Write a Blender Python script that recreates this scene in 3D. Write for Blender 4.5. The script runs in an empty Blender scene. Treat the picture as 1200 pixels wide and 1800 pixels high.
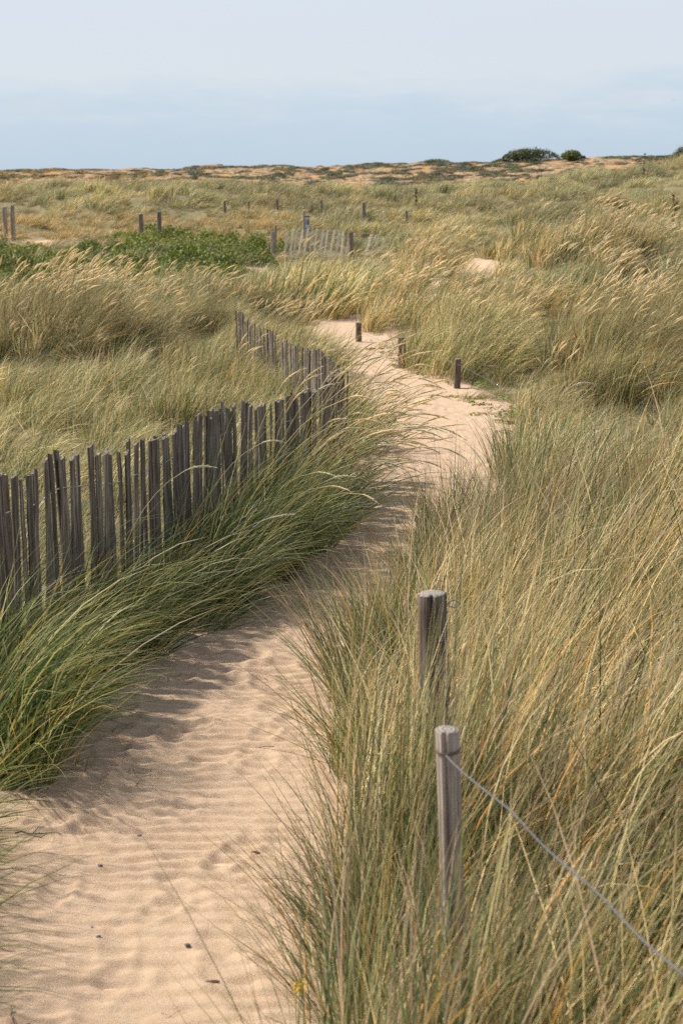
import bpy, math, random
import numpy as np
from mathutils import Vector

rng = np.random.default_rng(7)
random.seed(7)
scene = bpy.context.scene
C = scene.collection
R = math.radians

# ------------------------------------------------------------------ camera
CAM_Z = 2.4
PITCH = math.atan((900 - 306) / 2500.0)
F = 2500.0
cp, sp_ = math.cos(PITCH), math.sin(PITCH)

def direction(px, py):
    u, v = (px - 600) / F, (900 - py) / F
    return np.array([u, cp + v * sp_, -sp_ + v * cp])

def at(px, py, Y):
    """the point at forward distance Y on the line of sight through a place in the photograph"""
    d = direction(px, py)
    s = Y / d[1]
    return np.array([d[0] * s, Y, CAM_Z + d[2] * s])

# ------------------------------------------------------------------ noise
_tab = np.random.default_rng(99).random((256, 256))

def vnoise(x, y):
    x = np.asarray(x, float); y = np.asarray(y, float)
    xi = np.floor(x).astype(int); yi = np.floor(y).astype(int)
    fx = x - xi; fy = y - yi
    fx = fx * fx * (3 - 2 * fx); fy = fy * fy * (3 - 2 * fy)
    a = _tab[xi & 255, yi & 255]; b = _tab[(xi + 1) & 255, yi & 255]
    c = _tab[xi & 255, (yi + 1) & 255]; d = _tab[(xi + 1) & 255, (yi + 1) & 255]
    return ((a * (1 - fx) + b * fx) * (1 - fy) + (c * (1 - fx) + d * fx) * fy) * 2 - 1

def fbm(x, y, o=3):
    s = 0; a = 1.0
    for k in range(o):
        s = s + a * vnoise(x * 2 ** k + 17.3 * k, y * 2 ** k + 5.1 * k)
        a *= 0.5
    return s

def ss(a, b, x):
    t = np.clip((np.asarray(x, float) - a) / (b - a), 0, 1)
    return t * t * (3 - 2 * t)

# ------------------------------------------------------------------ path plan (first on the smooth base level)
def base_level(Y):
    return -0.2 * ss(4, 10, Y)

def base_point(px, py):
    d = direction(px, py)
    Y = 5.0
    for _ in range(40):
        z = float(base_level(Y))
        Y = d[1] * (CAM_Z - z) / -d[2]
    return d[0] / d[1] * Y, Y

_rows = [(1800, -260, 565), (1600, -150, 575), (1500, -55, 575), (1450, 0, 580), (1370, 115, 585), (1300, 135, 585), (1230, 195, 590),
         (1180, 265, 612), (1130, 345, 645), (1090, 420, 680), (1050, 475, 700), (1000, 540, 738), (950, 585, 772), (900, 608, 820),
         (860, 630, 860), (800, 640, 892), (760, 650, 900), (730, 630, 852), (700, 610, 800), (670, 600, 748), (655, 596, 710), (640, 578, 680),
         (615, 550, 660), (600, 535, 648), (585, 560, 640), (575, 592, 642), (560, 622, 662), (548, 655, 700), (535, 690, 735), (515, 735, 785),
         (500, 770, 825), (485, 805, 872), (472, 828, 888), (464, 840, 885), (458, 862, 866)]
_P = []
for py, l, r in _rows:
    xl, Y = base_point(l, py); xr, _ = base_point(r, py)
    _P.append((Y, xl, xr))
_P = np.array(_P)
PATH_END = _P[-1, 0]
def XL(Y): return np.interp(Y, _P[:, 0], _P[:, 1])
def XR(Y): return np.interp(Y, _P[:, 0], _P[:, 2])
def path_out(X, Y):
    """how far outside the path (negative inside)"""
    d = np.maximum(XL(Y) - X, X - XR(Y))
    return np.where(Y > PATH_END, np.maximum(d, Y - PATH_END), d)

RX = [-45, -30, -19.7, -14, -9.8, -6, -3.3, 3.3, 8.2, 13, 17.4, 20, 26, 45]
RZ = [1.3, 1.5, 1.62, 1.75, 1.9, 1.75, 1.55, 1.4, 1.7, 2.2, 2.7, 2.9, 3.3, 3.6]
CX = [-70, -45, -30, -27, -23.5, -15, -12.5, -5, -2.5, 0, 7.5, 12.5, 17.5, 20, 25, 30, 45, 70]
CZ = [2.3, 2.5, 2.5, 2.68, 2.78, 2.65, 2.98, 2.98, 2.85, 3.0, 3.3, 3.25, 3.5, 3.6, 3.8, 3.9, 4.0, 4.0]
# soft dunes: X, Y, rx, ry, height
MOUNDS = [(0.7, 28.0, 1.6, 1.8, .10), (-8.5, 40.5, 8.5, 5.5, -.85), (-0.6, 42.5, 3.0, 5.5, -.5), (2.7, 37.5, 1.2, 1.8, .40), (4.0, 39.8, 1.3, 1.6, .40),
          (6.2, 33.5, 1.7, 1.7, .25), (-3.9, 19.5, 1.4, 1.3, .22), (-6.8, 22, 1.5, 1.5, .2), (3.6, 21, 1.4, 1.6, .15),
          (8.5, 44, 2.5, 2.5, .5), (12.5, 39, 2.5, 2.5, .5), (9.8, 57, 2.5, 2, .55), (5, 48, 2.5, 2, .4), (-0.36, 11.0, .55, 2.0, .44),
          (16, 62, 3, 3, .5), (2, 66, 4, 2.5, .35), (-8, 66, 3, 2.5, .3), (-13, 68, 3, 2.5, .4)]

# tussocks: centre, radius, height, palette (0 green 1 mixed 2 dry 3 light)
rt = np.random.default_rng(31)
BIG = [(-.35, 27.0, 1.35, 1.25, 1), (.75, 29.6, 1.2, 1.25, 1), (-1.9, 25.8, 1.2, .95, 1), (1.9, 32.2, 1.5, 1.1, 2), (2.6, 37.6, 1.7, 1.05, 2), (6.0, 33.8, 2.1, 1.05, 2), (-3.9, 19.8, 1.6, 1.08, 2), (-6.3, 20.6, 1.3, .95, 3), (-2.6, 23.0, 1.2, .95, 2),
       (3.2, 24.5, 1.1, 1.0, 1), (1.9, 21.4, .9, .95, 2), (3.6, 18.6, 1.1, 1.0, 2), (5.2, 21.5, 1.2, 1.0, 2), (2.4, 30.5, 1.4, 1.0, 1), (4.4, 28.0, 1.3, 1.05, 3), (9.2, 31.5, 1.6, 1.0, 2), (-5.0, 24.5, 1.3, .8, 3)]
TU = [b for b in BIG]
def free(x, y, rr, k=1.04):
    for q in TU:
        if (q[0] - x) ** 2 + (q[1] - y) ** 2 < ((q[2] + rr) * k) ** 2: return False
    return True
for y0_, y1_, n_, r0_, r1_ in ((9.5, 15, 300, .35, .7), (14, 26, 1500, .55, 1.15), (24, 47, 2600, .8, 1.8), (46, 90, 4200, 1.0, 2.3)):
    for _ in range(n_):
        yy = rt.uniform(y0_, y1_); xx = rt.uniform(-1, 1) * (.262 * yy + 2); rr = rt.uniform(r0_, r1_)
        if float(path_out(xx, yy)) < rr * .5 or not free(xx, yy, rr): continue
        TU.append((xx, yy, rr, rt.uniform(.58, 1.2), int(rt.choice([0, 1, 1, 2, 3] if yy < 46 else [1, 2, 3, 3]))))
TU = np.array(TU)
print('tussocks', len(TU))
def tussock(X, Y):
    """relative distance to, and number of, the tussock each place belongs to"""
    best = np.full(len(X), 9.); who = np.zeros(len(X), int)
    for i in range(0, len(X), 2000):
        d = np.hypot(X[i:i + 2000, None] - TU[None, :, 0], Y[i:i + 2000, None] - TU[None, :, 1]) / TU[None, :, 2]
        k = d.argmin(1); best[i:i + 2000] = d[np.arange(len(k)), k]; who[i:i + 2000] = k
    return best, who

def hillocks(X, Y):
    sh = np.shape(X); x = np.ravel(X); y = np.ravel(Y); z = np.zeros(len(x))
    m = np.where((y > 11) & (y < 92) & (np.abs(x) < 30))[0]
    if len(m):
        d, w = tussock(x[m], y[m])
        k = np.where((x[m] < np.where(y[m] > 24, 1.3, -.3)) & (y[m] < 47), .17, .32) * ss(12, 18, y[m]) * (1 - .55 * ss(44, 52, y[m]))
        z[m] = k * TU[w, 2] * np.clip(1 - (d / 1.15) ** 2, 0, 1) ** 1.2
    return z.reshape(sh)

def H(X, Y):
    X = np.asarray(X, float); Y = np.asarray(Y, float)
    z = base_level(Y)
    rz = np.interp(X, RX, RZ); cz = np.interp(X, CX, CZ)
    z = z + (rz - 0.08) * ss(46, 82, Y) - .3 * np.exp(-((Y - 92) / 6.) ** 2)
    t = ss(94, 124, Y)
    z = z * (1 - t) + cz * t
    t2 = ss(128, 200, Y)
    z = z * (1 - t2) - 1.0 * t2
    z = z + .15 * ss(.9, 2.6, X) * (1 - ss(8, 14, Y))
    out = path_out(X, Y)
    damp = ss(0.0, 1.2, out)
    for mx, my, rx, ry, h in MOUNDS:
        z = z + h * np.exp(-((X - mx) / rx) ** 2 - ((Y - my) / ry) ** 2) * damp
    amp = .02 + .10 * ss(9, 26, Y) + .12 * ss(40, 80, Y) * (1 - ss(84, 92, Y))
    z = z + amp * fbm(X / 3.4, Y / 3.4, 2) * damp * (1 - ss(124, 150, Y))
    z = z + hillocks(X, Y) * damp
    hm = ss(86, 96, Y) * (1 - ss(126, 140, Y))
    z = z + hm * (.09 * fbm(X / 2.3 + 9, Y / 3.1, 3) + .05 * vnoise(X / .9, Y / 1.2))
    return z

# ------------------------------------------------------------------ materials
def new_mat(name):
    m = bpy.data.materials.new(name); m.use_nodes = True
    nt = m.node_tree
    for n in list(nt.nodes): nt.nodes.remove(n)
    out = nt.nodes.new('ShaderNodeOutputMaterial')
    return m, nt, out

def N(nt, kind, **kw):
    n = nt.nodes.new('ShaderNode' + kind)
    for k, v in kw.items(): setattr(n, k, v)
    return n

def noise(nt, vec, scale, detail=4, rough=.55):
    n = N(nt, 'TexNoise'); n.inputs['Scale'].default_value = scale
    n.inputs['Detail'].default_value = detail; n.inputs['Roughness'].default_value = rough
    nt.links.new(vec, n.inputs['Vector']); return n.outputs['Fac']

def ramp(nt, fac, stops, interp='LINEAR'):
    r = N(nt, 'ValToRGB'); r.color_ramp.interpolation = interp
    while len(r.color_ramp.elements) < len(stops): r.color_ramp.elements.new(.5)
    for e, (p, c) in zip(r.color_ramp.elements, stops):
        e.position = p; e.color = (*c, 1) if len(c) == 3 else c
    nt.links.new(fac, r.inputs['Fac']); return r.outputs['Color']

def mix(nt, f, a, b, mode='MIX'):
    m = N(nt, 'Mix', data_type='RGBA', blend_type=mode)
    for sock, v in ((m.inputs['Factor'], f), (m.inputs[6], a), (m.inputs[7], b)):
        if isinstance(v, (int, float)): sock.default_value = v
        elif isinstance(v, tuple): sock.default_value = (*v, 1)
        else: nt.links.new(v, sock)
    return m.outputs[2]

def principled(nt, out, col, rough=.8, bump=None, bdist=.002, bstr=1, spec=.3):
    p = N(nt, 'BsdfPrincipled')
    if isinstance(col, tuple): p.inputs['Base Color'].default_value = (*col, 1)
    else: nt.links.new(col, p.inputs['Base Color'])
    p.inputs['Roughness'].default_value = rough
    p.inputs['Specular IOR Level'].default_value = spec
    if bump is not None:
        b = N(nt, 'Bump'); b.inputs['Distance'].default_value = bdist; b.inputs['Strength'].default_value = bstr
        nt.links.new(bump, b.inputs['Height']); nt.links.new(b.outputs[0], p.inputs['Normal'])
    nt.links.new(p.outputs[0], out.inputs['Surface']); return p

def simple_mat(name, col, rough=.6, metallic=0):
    m, nt, out = new_mat(name)
    tc = N(nt, 'TexCoord')
    n = noise(nt, tc.outputs['Object'], 60, 3)
    c = mix(nt, n, tuple(v * .75 for v in col), tuple(min(1, v * 1.2) for v in col))
    p = principled(nt, out, c, rough); p.inputs['Metallic'].default_value = metallic
    return m

def sand_nodes(nt, vec):
    a = noise(nt, vec, 1.3, 5); b = noise(nt, vec, 14, 5); g = noise(nt, vec, 420, 2)
    col = ramp(nt, a, [(.3, (.50, .355, .255)), (.7, (.60, .44, .325))])
    col = mix(nt, .55, col, ramp(nt, b, [(.3, (.53, .345, .215)), (.5, (.58, .415, .295)), (.72, (.64, .485, .37))]))
    col = mix(nt, .5, col, ramp(nt, g, [(.25, (.32, .22, .15)), (.5, (.54, .39, .26)), (.75, (.68, .53, .39))]), 'MIX')
    return col, b, g

m_sand, nt, out = new_mat('dry_sand')
geo = N(nt, 'NewGeometry')
col, b, g = sand_nodes(nt, geo.outputs['Position'])
spots = noise(nt, geo.outputs['Position'], 95, 2)
col = mix(nt, ramp(nt, spots, [(.70, (0, 0, 0)), (.76, (.7, .7, .7))]), col, (.16, .11, .08))
hh = N(nt, 'Math', operation='ADD'); nt.links.new(noise(nt, geo.outputs['Position'], 30, 6, .7), hh.inputs[0]); nt.links.new(g, hh.inputs[1])
principled(nt, out, col, .95, hh.outputs[0], .007, .8, .1)

m_ground, nt, out = new_mat('dune_ground')
geo = N(nt, 'NewGeometry')
col, b, g = sand_nodes(nt, geo.outputs['Position'])
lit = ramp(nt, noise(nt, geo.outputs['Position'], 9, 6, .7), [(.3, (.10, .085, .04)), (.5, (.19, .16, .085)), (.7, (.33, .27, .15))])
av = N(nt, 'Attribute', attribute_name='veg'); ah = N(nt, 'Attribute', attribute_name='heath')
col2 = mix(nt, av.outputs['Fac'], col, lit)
hn = noise(nt, geo.outputs['Position'], .55, 6, .65); hn2 = noise(nt, geo.outputs['Position'], 2.6, 6, .75)
heath = ramp(nt, hn2, [(.38, (.06, .05, .03)), (.47, (.13, .10, .055)), (.53, (.30, .21, .13)), (.60, (.54, .36, .21)), (.68, (.20, .16, .09))])
heath = mix(nt, ramp(nt, hn, [(.52, (0, 0, 0)), (.62, (.8, .8, .8))]), heath, (.44, .24, .10))
col3 = mix(nt, ah.outputs['Fac'], col2, heath)
principled(nt, out, col3, .95, noise(nt, geo.outputs['Position'], 20, 6, .7), .02, .6, .1)

def blade_mat(name, transl=.35, rough=.45, spec=.3):
    m, nt, out = new_mat(name)
    a = N(nt, 'Attribute', attribute_name='col'); t = N(nt, 'Attribute', attribute_name='tint', attribute_type='INSTANCER')
    c = mix(nt, 1.0, a.outputs['Color'], t.outputs['Color'], 'MULTIPLY')
    p = N(nt, 'BsdfPrincipled'); nt.links.new(c, p.inputs['Base Color'])
    p.inputs['Roughness'].default_value = rough; p.inputs['Specular IOR Level'].default_value = spec
    tr = N(nt, 'BsdfTranslucent'); nt.links.new(c, tr.inputs['Color'])
    mx = N(nt, 'MixShader'); mx.inputs[0].default_value = transl
    nt.links.new(p.outputs[0], mx.inputs[1]); nt.links.new(tr.outputs[0], mx.inputs[2])
    nt.links.new(mx.outputs[0], out.inputs['Surface']); return m
m_blade = blade_mat('grass_blade', .36)
m_leaf = blade_mat('leaf', .3, .5)

def wood_mat(name, c0, c1, c2, scale=1.0):
    m, nt, out = new_mat(name)
    tc = N(nt, 'TexCoord'); oi = N(nt, 'ObjectInfo')
    mp = N(nt, 'Mapping'); mp.inputs['Scale'].default_value = (95 * scale, 95 * scale, 3.2 * scale)
    add = N(nt, 'VectorMath', operation='ADD'); mul = N(nt, 'VectorMath', operation='SCALE')
    cmb = N(nt, 'CombineXYZ')
    for i in range(3): nt.links.new(oi.outputs['Random'], cmb.inputs[i])
    nt.links.new(cmb.outputs[0], mul.inputs[0]); mul.inputs['Scale'].default_value = 13
    nt.links.new(tc.outputs['Object'], add.inputs[0]); nt.links.new(mul.outputs[0], add.inputs[1])
    nt.links.new(add.outputs[0], mp.inputs['Vector'])
    grain = noise(nt, mp.outputs[0], 1.0, 6, .65)
    blot = noise(nt, add.outputs[0], 9, 4)
    col = ramp(nt, grain, [(.34, c0), (.5, c1), (.66, c2)])
    col = mix(nt, ramp(nt, blot, [(.45, (0, 0, 0)), (.75, (.55, .55, .55))]), col, tuple(v * .5 for v in c1))
    br = N(nt, 'Math', operation='MULTIPLY_ADD'); nt.links.new(oi.outputs['Random'], br.inputs[0]); br.inputs[1].default_value = .55; br.inputs[2].default_value = .72
    bc = N(nt, 'CombineColor')
    for i in range(3): nt.links.new(br.outputs[0], bc.inputs[i])
    col = mix(nt, 1.0, col, bc.outputs[0], 'MULTIPLY')
    principled(nt, out, col, .85, grain, .004, .9, .2)
    return m
m_slat = wood_mat('weathered_slat_wood', (.04, .032, .026), (.15, .122, .10), (.36, .31, .265))
m_white = wood_mat('bleached_slat_wood', (.66, .60, .50), (.88, .82, .72), (.92, .87, .78), .5)
m_post = wood_mat('weathered_post_wood', (.05, .037, .03), (.18, .135, .105), (.36, .30, .25), .6)
m_postpale = wood_mat('pale_post_wood', (.10, .08, .065), (.27, .22, .185), (.44, .385, .33), .5)
m_postgold = wood_mat('fresh_post_wood', (.28, .20, .12), (.45, .33, .2), (.58, .45, .3), .4)
m_end, nt, out = new_mat('cut_end_wood')
tc = N(nt, 'TexCoord'); w = N(nt, 'TexWave', wave_type='RINGS', rings_direction='Z')
w.inputs['Scale'].default_value = 28; w.inputs['Distortion'].default_value = 3; w.inputs['Detail'].default_value = 3
nt.links.new(tc.outputs['Object'], w.inputs['Vector'])
principled(nt, out, ramp(nt, w.outputs['Fac'], [(0, (.17, .14, .12)), (1, (.34, .30, .26))]), .9, w.outputs['Fac'], .002, .6)
m_wire = simple_mat('galvanised_wire', (.15, .152, .16), .65, .15)
m_wire2 = simple_mat('bright_fence_wire', (.36, .37, .38), .5, .2)
m_rust = simple_mat('rusty_wire', (.16, .10, .07), .7, .2)

# ------------------------------------------------------------------ object helpers
def mesh_from(name, verts, faces, mats, smooth=True, colors=None, matidx=None):
    me = bpy.data.meshes.new(name)
    verts = np.asarray(verts, np.float32).reshape(-1, 3)
    if isinstance(faces, np.ndarray) and faces.ndim == 2:
        nf, k = faces.shape
        me.vertices.add(len(verts)); me.vertices.foreach_set('co', verts.ravel())
        me.loops.add(nf * k); me.loops.foreach_set('vertex_index', faces.astype(np.int32).ravel())
        me.polygons.add(nf)
        me.polygons.foreach_set('loop_start', np.arange(0, nf * k, k, dtype=np.int32))
        me.polygons.foreach_set('loop_total', np.full(nf, k, np.int32))
        me.update(calc_edges=True)
    else:
        me.from_pydata([tuple(map(float, v)) for v in verts], [], [tuple(int(i) for i in f) for f in faces])
    for m in (mats if isinstance(mats, (list, tuple)) else [mats]): me.materials.append(m)
    if matidx is not None: me.polygons.foreach_set('material_index', np.asarray(matidx, np.int32))
    me.polygons.foreach_set('use_smooth', np.full(len(me.polygons), smooth))
    if colors is not None:
        a = me.color_attributes.new('col', 'FLOAT_COLOR', 'POINT')
        cc = np.ones((len(verts), 4), np.float32); cc[:, :3] = colors
        a.data.foreach_set('color', cc.ravel())
    me.update()
    return me

def obj(name, me, parent=None, loc=(0, 0, 0), link=True):
    o = bpy.data.objects.new(name, me); o.location = [float(v) for v in loc]
    if parent is not None: o.parent = parent
    if link: C.objects.link(o)
    return o

def tag(o, label=None, cat=None, group=None, kind=None):
    if label: o['label'] = label
    if cat: o['category'] = cat
    if group: o['group'] = group
    if kind: o['kind'] = kind
    return o

def thing(name, label, cat, loc, group=None, rotz=0):
    o = bpy.data.objects.new(name, None); C.objects.link(o); o.empty_display_size = .1
    o.location = [float(v) for v in loc]; o.rotation_euler = (0, 0, rotz)
    return tag(o, label, cat, group)

def tube_mesh(pts, rad, sides=6, closed_ends=True):
    pts = np.asarray(pts, float); n = len(pts)
    rad = np.broadcast_to(rad, (n,))
    V = []; Fc = []
    prev = None
    for i in range(n):
        t = pts[min(i + 1, n - 1)] - pts[max(i - 1, 0)]; t = t / (np.linalg.norm(t) + 1e-9)
        if prev is None:
            a = np.cross(t, [0, 0, 1.]);
            if np.linalg.norm(a) < .1: a = np.cross(t, [1., 0, 0])
        else: a = prev - t * np.dot(prev, t)
        a /= np.linalg.norm(a); prev = a; b = np.cross(t, a)
        for k in range(sides):
            an = 2 * math.pi * k / sides
            V.append(pts[i] + rad[i] * (a * math.cos(an) + b * math.sin(an)))
    for i in range(n - 1):
        for k in range(sides):
            k2 = (k + 1) % sides
            Fc.append((i * sides + k, i * sides + k2, (i + 1) * sides + k2, (i + 1) * sides + k))
    if closed_ends:
        Fc.append(tuple(range(sides - 1, -1, -1))); Fc.append(tuple((n - 1) * sides + k for k in range(sides)))
    return V, Fc

def join(parts):
    V = []; Fc = []
    for v, f in parts:
        o = len(V); V += list(v); Fc += [tuple(i + o for i in q) for q in f]
    return V, Fc

def twisted(pts, rad=.0016, offs=.0018, pitch=.03, step=.006):
    """two strands twisted round a line"""
    pts = np.asarray(pts, float)
    seg = np.linalg.norm(np.diff(pts, axis=0), axis=1); s = np.concatenate([[0], np.cumsum(seg)])
    q = np.arange(0, s[-1], step)
    P = np.stack([np.interp(q, s, pts[:, i]) for i in range(3)], 1)
    k = 9
    if len(P) > 3 * k:
        Pp = np.pad(P, ((k, k), (0, 0)), 'edge'); P = np.stack([np.convolve(Pp[:, i], np.ones(2 * k + 1) / (2 * k + 1), 'valid') for i in range(3)], 1)
    t = np.gradient(P, axis=0); t /= np.linalg.norm(t, axis=1)[:, None]
    a = np.cross(t, [0, 0, 1.]); a /= np.linalg.norm(a, axis=1)[:, None]; b = np.cross(t, a)
    out = []
    for ph in (0, math.pi):
        an = q / pitch * 2 * math.pi + ph
        out.append(tube_mesh(P + offs * (a * np.cos(an)[:, None] + b * np.sin(an)[:, None]), rad, 5))
    return join(out)

# ------------------------------------------------------------------ ground
def axis(lo, hi, step, far, grow=1.12):
    a = list(np.arange(lo, hi + step / 2, step)); s = step
    x = hi
    while x < far: s *= grow; x += s; a.append(x)
    return a
ys = list(np.arange(-8, 14, .25)) + list(np.arange(14, 135, .5)); y = 135; s = .5
while y < 6000: s *= 1.14; y += s; ys.append(y)
xr = axis(0, 8, .25, 60, 1.03); x = xr[-1]; s = 2
while x < 4000: s *= 1.25; x += s; xr.append(x)
xs = np.array([-v for v in xr[:0:-1]] + xr); ys = np.array(ys)
GX, GY = np.meshgrid(xs, ys)
GZ = H(GX, GY)
def grid_faces(ny, nx):
    i = np.arange(ny * nx).reshape(ny, nx)
    return np.stack([i[:-1, :-1], i[:-1, 1:], i[1:, 1:], i[1:, :-1]], -1).reshape(-1, 4)
me = mesh_from('ground', np.stack([GX, GY, GZ], -1), grid_faces(len(ys), len(xs)), m_ground)
po = path_out(GX, GY)
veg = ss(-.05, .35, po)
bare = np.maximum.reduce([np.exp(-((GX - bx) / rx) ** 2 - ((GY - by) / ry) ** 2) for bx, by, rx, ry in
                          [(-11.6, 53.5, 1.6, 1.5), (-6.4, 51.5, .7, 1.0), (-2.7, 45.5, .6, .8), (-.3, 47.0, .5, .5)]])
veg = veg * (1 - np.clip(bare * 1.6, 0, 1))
hea = ss(84, 92, GY)
for nm, arr in (('veg', veg), ('heath', hea)):
    a = me.attributes.new(nm, 'FLOAT', 'POINT'); a.data.foreach_set('value', arr.astype(np.float32).ravel())
ground = tag(obj('ground', me), 'rolling sandy dune ground under the grass', kind='structure')

# ------------------------------------------------------------------ sand path with ripples and footprints
def path_relief(X, Y):
    wl = .085 + .02 * vnoise(X * .7, Y * .5)
    warp = .034 * fbm(X * 2.1 + 3, Y * 2.6, 3) + .012 * vnoise(X * 9, Y * 9)
    ph = (Y + warp) / .078 * 2 * math.pi + 1.2 * vnoise(X * 1.1 + 5, Y * .9)
    s = np.sin(ph); rip = (s + .42 * np.sin(2 * ph + .9) + .1 * np.sin(3 * ph + 1.8))
    near = 1 - .55 * ss(9, 20, Y)
    am = (.0064 + .0030 * vnoise(X * 1.7 + 40, Y * 1.9)) * near
    z = am * rip + .0085 * fbm(X * 3.1, Y * 3.3 + 11, 3) + .0042 * fbm(X * 15, Y * 17, 3)
    return z
rf = np.random.default_rng(21)
FOOT = []
for k in range(230):
    yy = rf.uniform(2.0, 20) if k % 3 else rf.uniform(2, 9)
    a, b = XL(yy), XR(yy)
    FOOT.append((rf.uniform(max(a, -2.4) + .1, b - .1), yy, rf.uniform(.045, .07), rf.uniform(.08, .15), rf.normal(0, .5), rf.uniform(.005, .015)))
NU = 230
Yp = []
y = 1.2
while y < PATH_END + .6:
    Yp.append(y); y += .011 if y < 7 else .011 + (y - 7) * .0035
Yp = np.array(Yp)
U = np.linspace(0, 1, NU)
lx = np.maximum(XL(Yp) - .7, -3.2); rx_ = XR(Yp) + .6
PX = lx[:, None] * (1 - U) + rx_[:, None] * U
PYY = np.repeat(Yp[:, None], NU, 1)
edge = np.minimum(np.minimum(U, 1 - U)[None, :] * (rx_ - lx)[:, None], (PATH_END + .6 - PYY))
rel = path_relief(PX, PYY)
for fx, fy, ra, rb, an, dp in FOOT:
    r0, r1 = np.searchsorted(Yp, [fy - .35, fy + .35])
    dx = PX[r0:r1] - fx; dy = PYY[r0:r1] - fy
    u = (dx * math.cos(an) + dy * math.sin(an)) / ra; v = (-dx * math.sin(an) + dy * math.cos(an)) / rb
    q = u * u + v * v
    tread = 1 + .18 * np.sin(v * rb / .012) * (q < 1)
    rel[r0:r1] += -dp * np.exp(-q * q * 1.1) * tread + dp * .45 * np.exp(-((np.sqrt(q) - 1.35) / .28) ** 2)
PZ = H(PX, PYY) + .026 + rel * ss(0, .25, edge) - .05 * (1 - ss(0, .3, edge)) + .02 * ss(.1, .5, path_out(PX, PYY))
me = mesh_from('sand_path', np.stack([PX, PYY, PZ], -1), grid_faces(len(Yp), NU), m_sand)
tag(obj('sand_path', me), 'rippled pale sand path winding between the grass banks', kind='structure')

# ------------------------------------------------------------------ grass tufts (clumps that are scattered as one mass)
PAL = {
 'green': np.array([(.065, .11, .030), (.13, .185, .07), (.17, .215, .13), (.28, .27, .09), (.82, .67, .37), (.70, .38, .10), (.52, .38, .27), (.62, .53, .26)]),
 'greenw': np.array([.22, .22, .12, .14, .12, .06, .07, .05]),
 'mixw': np.array([.15, .16, .12, .13, .17, .07, .12, .08]),
 'dryw': np.array([.08, .10, .07, .12, .28, .10, .13, .12]),
 'lightw': np.array([.08, .15, .14, .22, .15, .02, .06, .18])}

def blade_set(r, n, segs, spread, L0, L1, width, fan, w0, kw, kg, pal, curl=.34):
    ang = r.uniform(0, 2 * math.pi, n); rad = spread * np.sqrt(r.random(n))
    P = np.stack([rad * np.cos(ang), rad * np.sin(ang), np.full(n, -.03)], 1)
    L = r.uniform(L0, L1, n) * (1 - .25 * r.random(n) ** 2)
    fa = ang + r.normal(0, .9, n); fr = fan * np.abs(r.normal(0, 1, n))
    d = np.stack([fr * np.cos(fa) + w0 * r.uniform(.4, 1.4, n), fr * np.sin(fa), np.ones(n)], 1)
    d /= np.linalg.norm(d, axis=1)[:, None]
    kwn = kw * r.uniform(.3, 1.6, n); kgn = kg * r.uniform(.3, 1.7, n)
    cu = r.normal(0, curl, (n, 3)); cu[:, 2] *= .3
    pts = [P.copy()]
    for i in range(segs):
        t = (i + 1) / segs
        P = P + d * (L / segs)[:, None]; pts.append(P.copy())
        d = d + (np.stack([kwn, np.zeros(n), -kgn], 1) + cu) * (t * 1.6 / segs)
        d /= np.linalg.norm(d, axis=1)[:, None]
    pts = np.stack(pts, 1)                                       # n, segs+1, 3
    rv = r.normal(0, 1, (n, 3)); rv[:, 2] *= .25
    tan = pts[:, -1] - pts[:, 0]
    side = np.cross(tan, rv); side /= np.linalg.norm(side, axis=1)[:, None]
    tt = np.linspace(0, 1, segs + 1)
    wv = (width * r.uniform(.6, 1.3, n))[:, None] * (np.minimum(1, .55 + tt * 2) * (1 - tt ** 2.2) + .06)[None]
    a = pts + side[:, None] * wv[..., None] / 2; b = pts - side[:, None] * wv[..., None] / 2
    V = np.stack([a, b], 2).reshape(-1, 3)
    base = (np.arange(n) * (segs + 1) * 2)[:, None] + (np.arange(segs) * 2)[None]
    base = base.ravel()
    Fc = np.stack([base, base + 1, base + 3, base + 2], 1)
    ci = r.choice(len(PAL['green']), n, p=PAL[pal] / PAL[pal].sum())
    c = PAL['green'][ci] * r.uniform(.45, 1.45, (n, 1))
    dry = np.array([.58, .46, .25])
    tipmix = (np.clip((tt - .72) / .28, 0, 1)[None] * r.uniform(0, .9, n)[:, None])[..., None]
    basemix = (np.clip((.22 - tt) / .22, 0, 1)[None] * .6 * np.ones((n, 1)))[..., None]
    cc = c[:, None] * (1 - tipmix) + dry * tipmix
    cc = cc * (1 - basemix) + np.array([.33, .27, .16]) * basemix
    cc = np.repeat(cc[:, :, None, :], 2, 2).reshape(-1, 3)
    return V, Fc, cc

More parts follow.
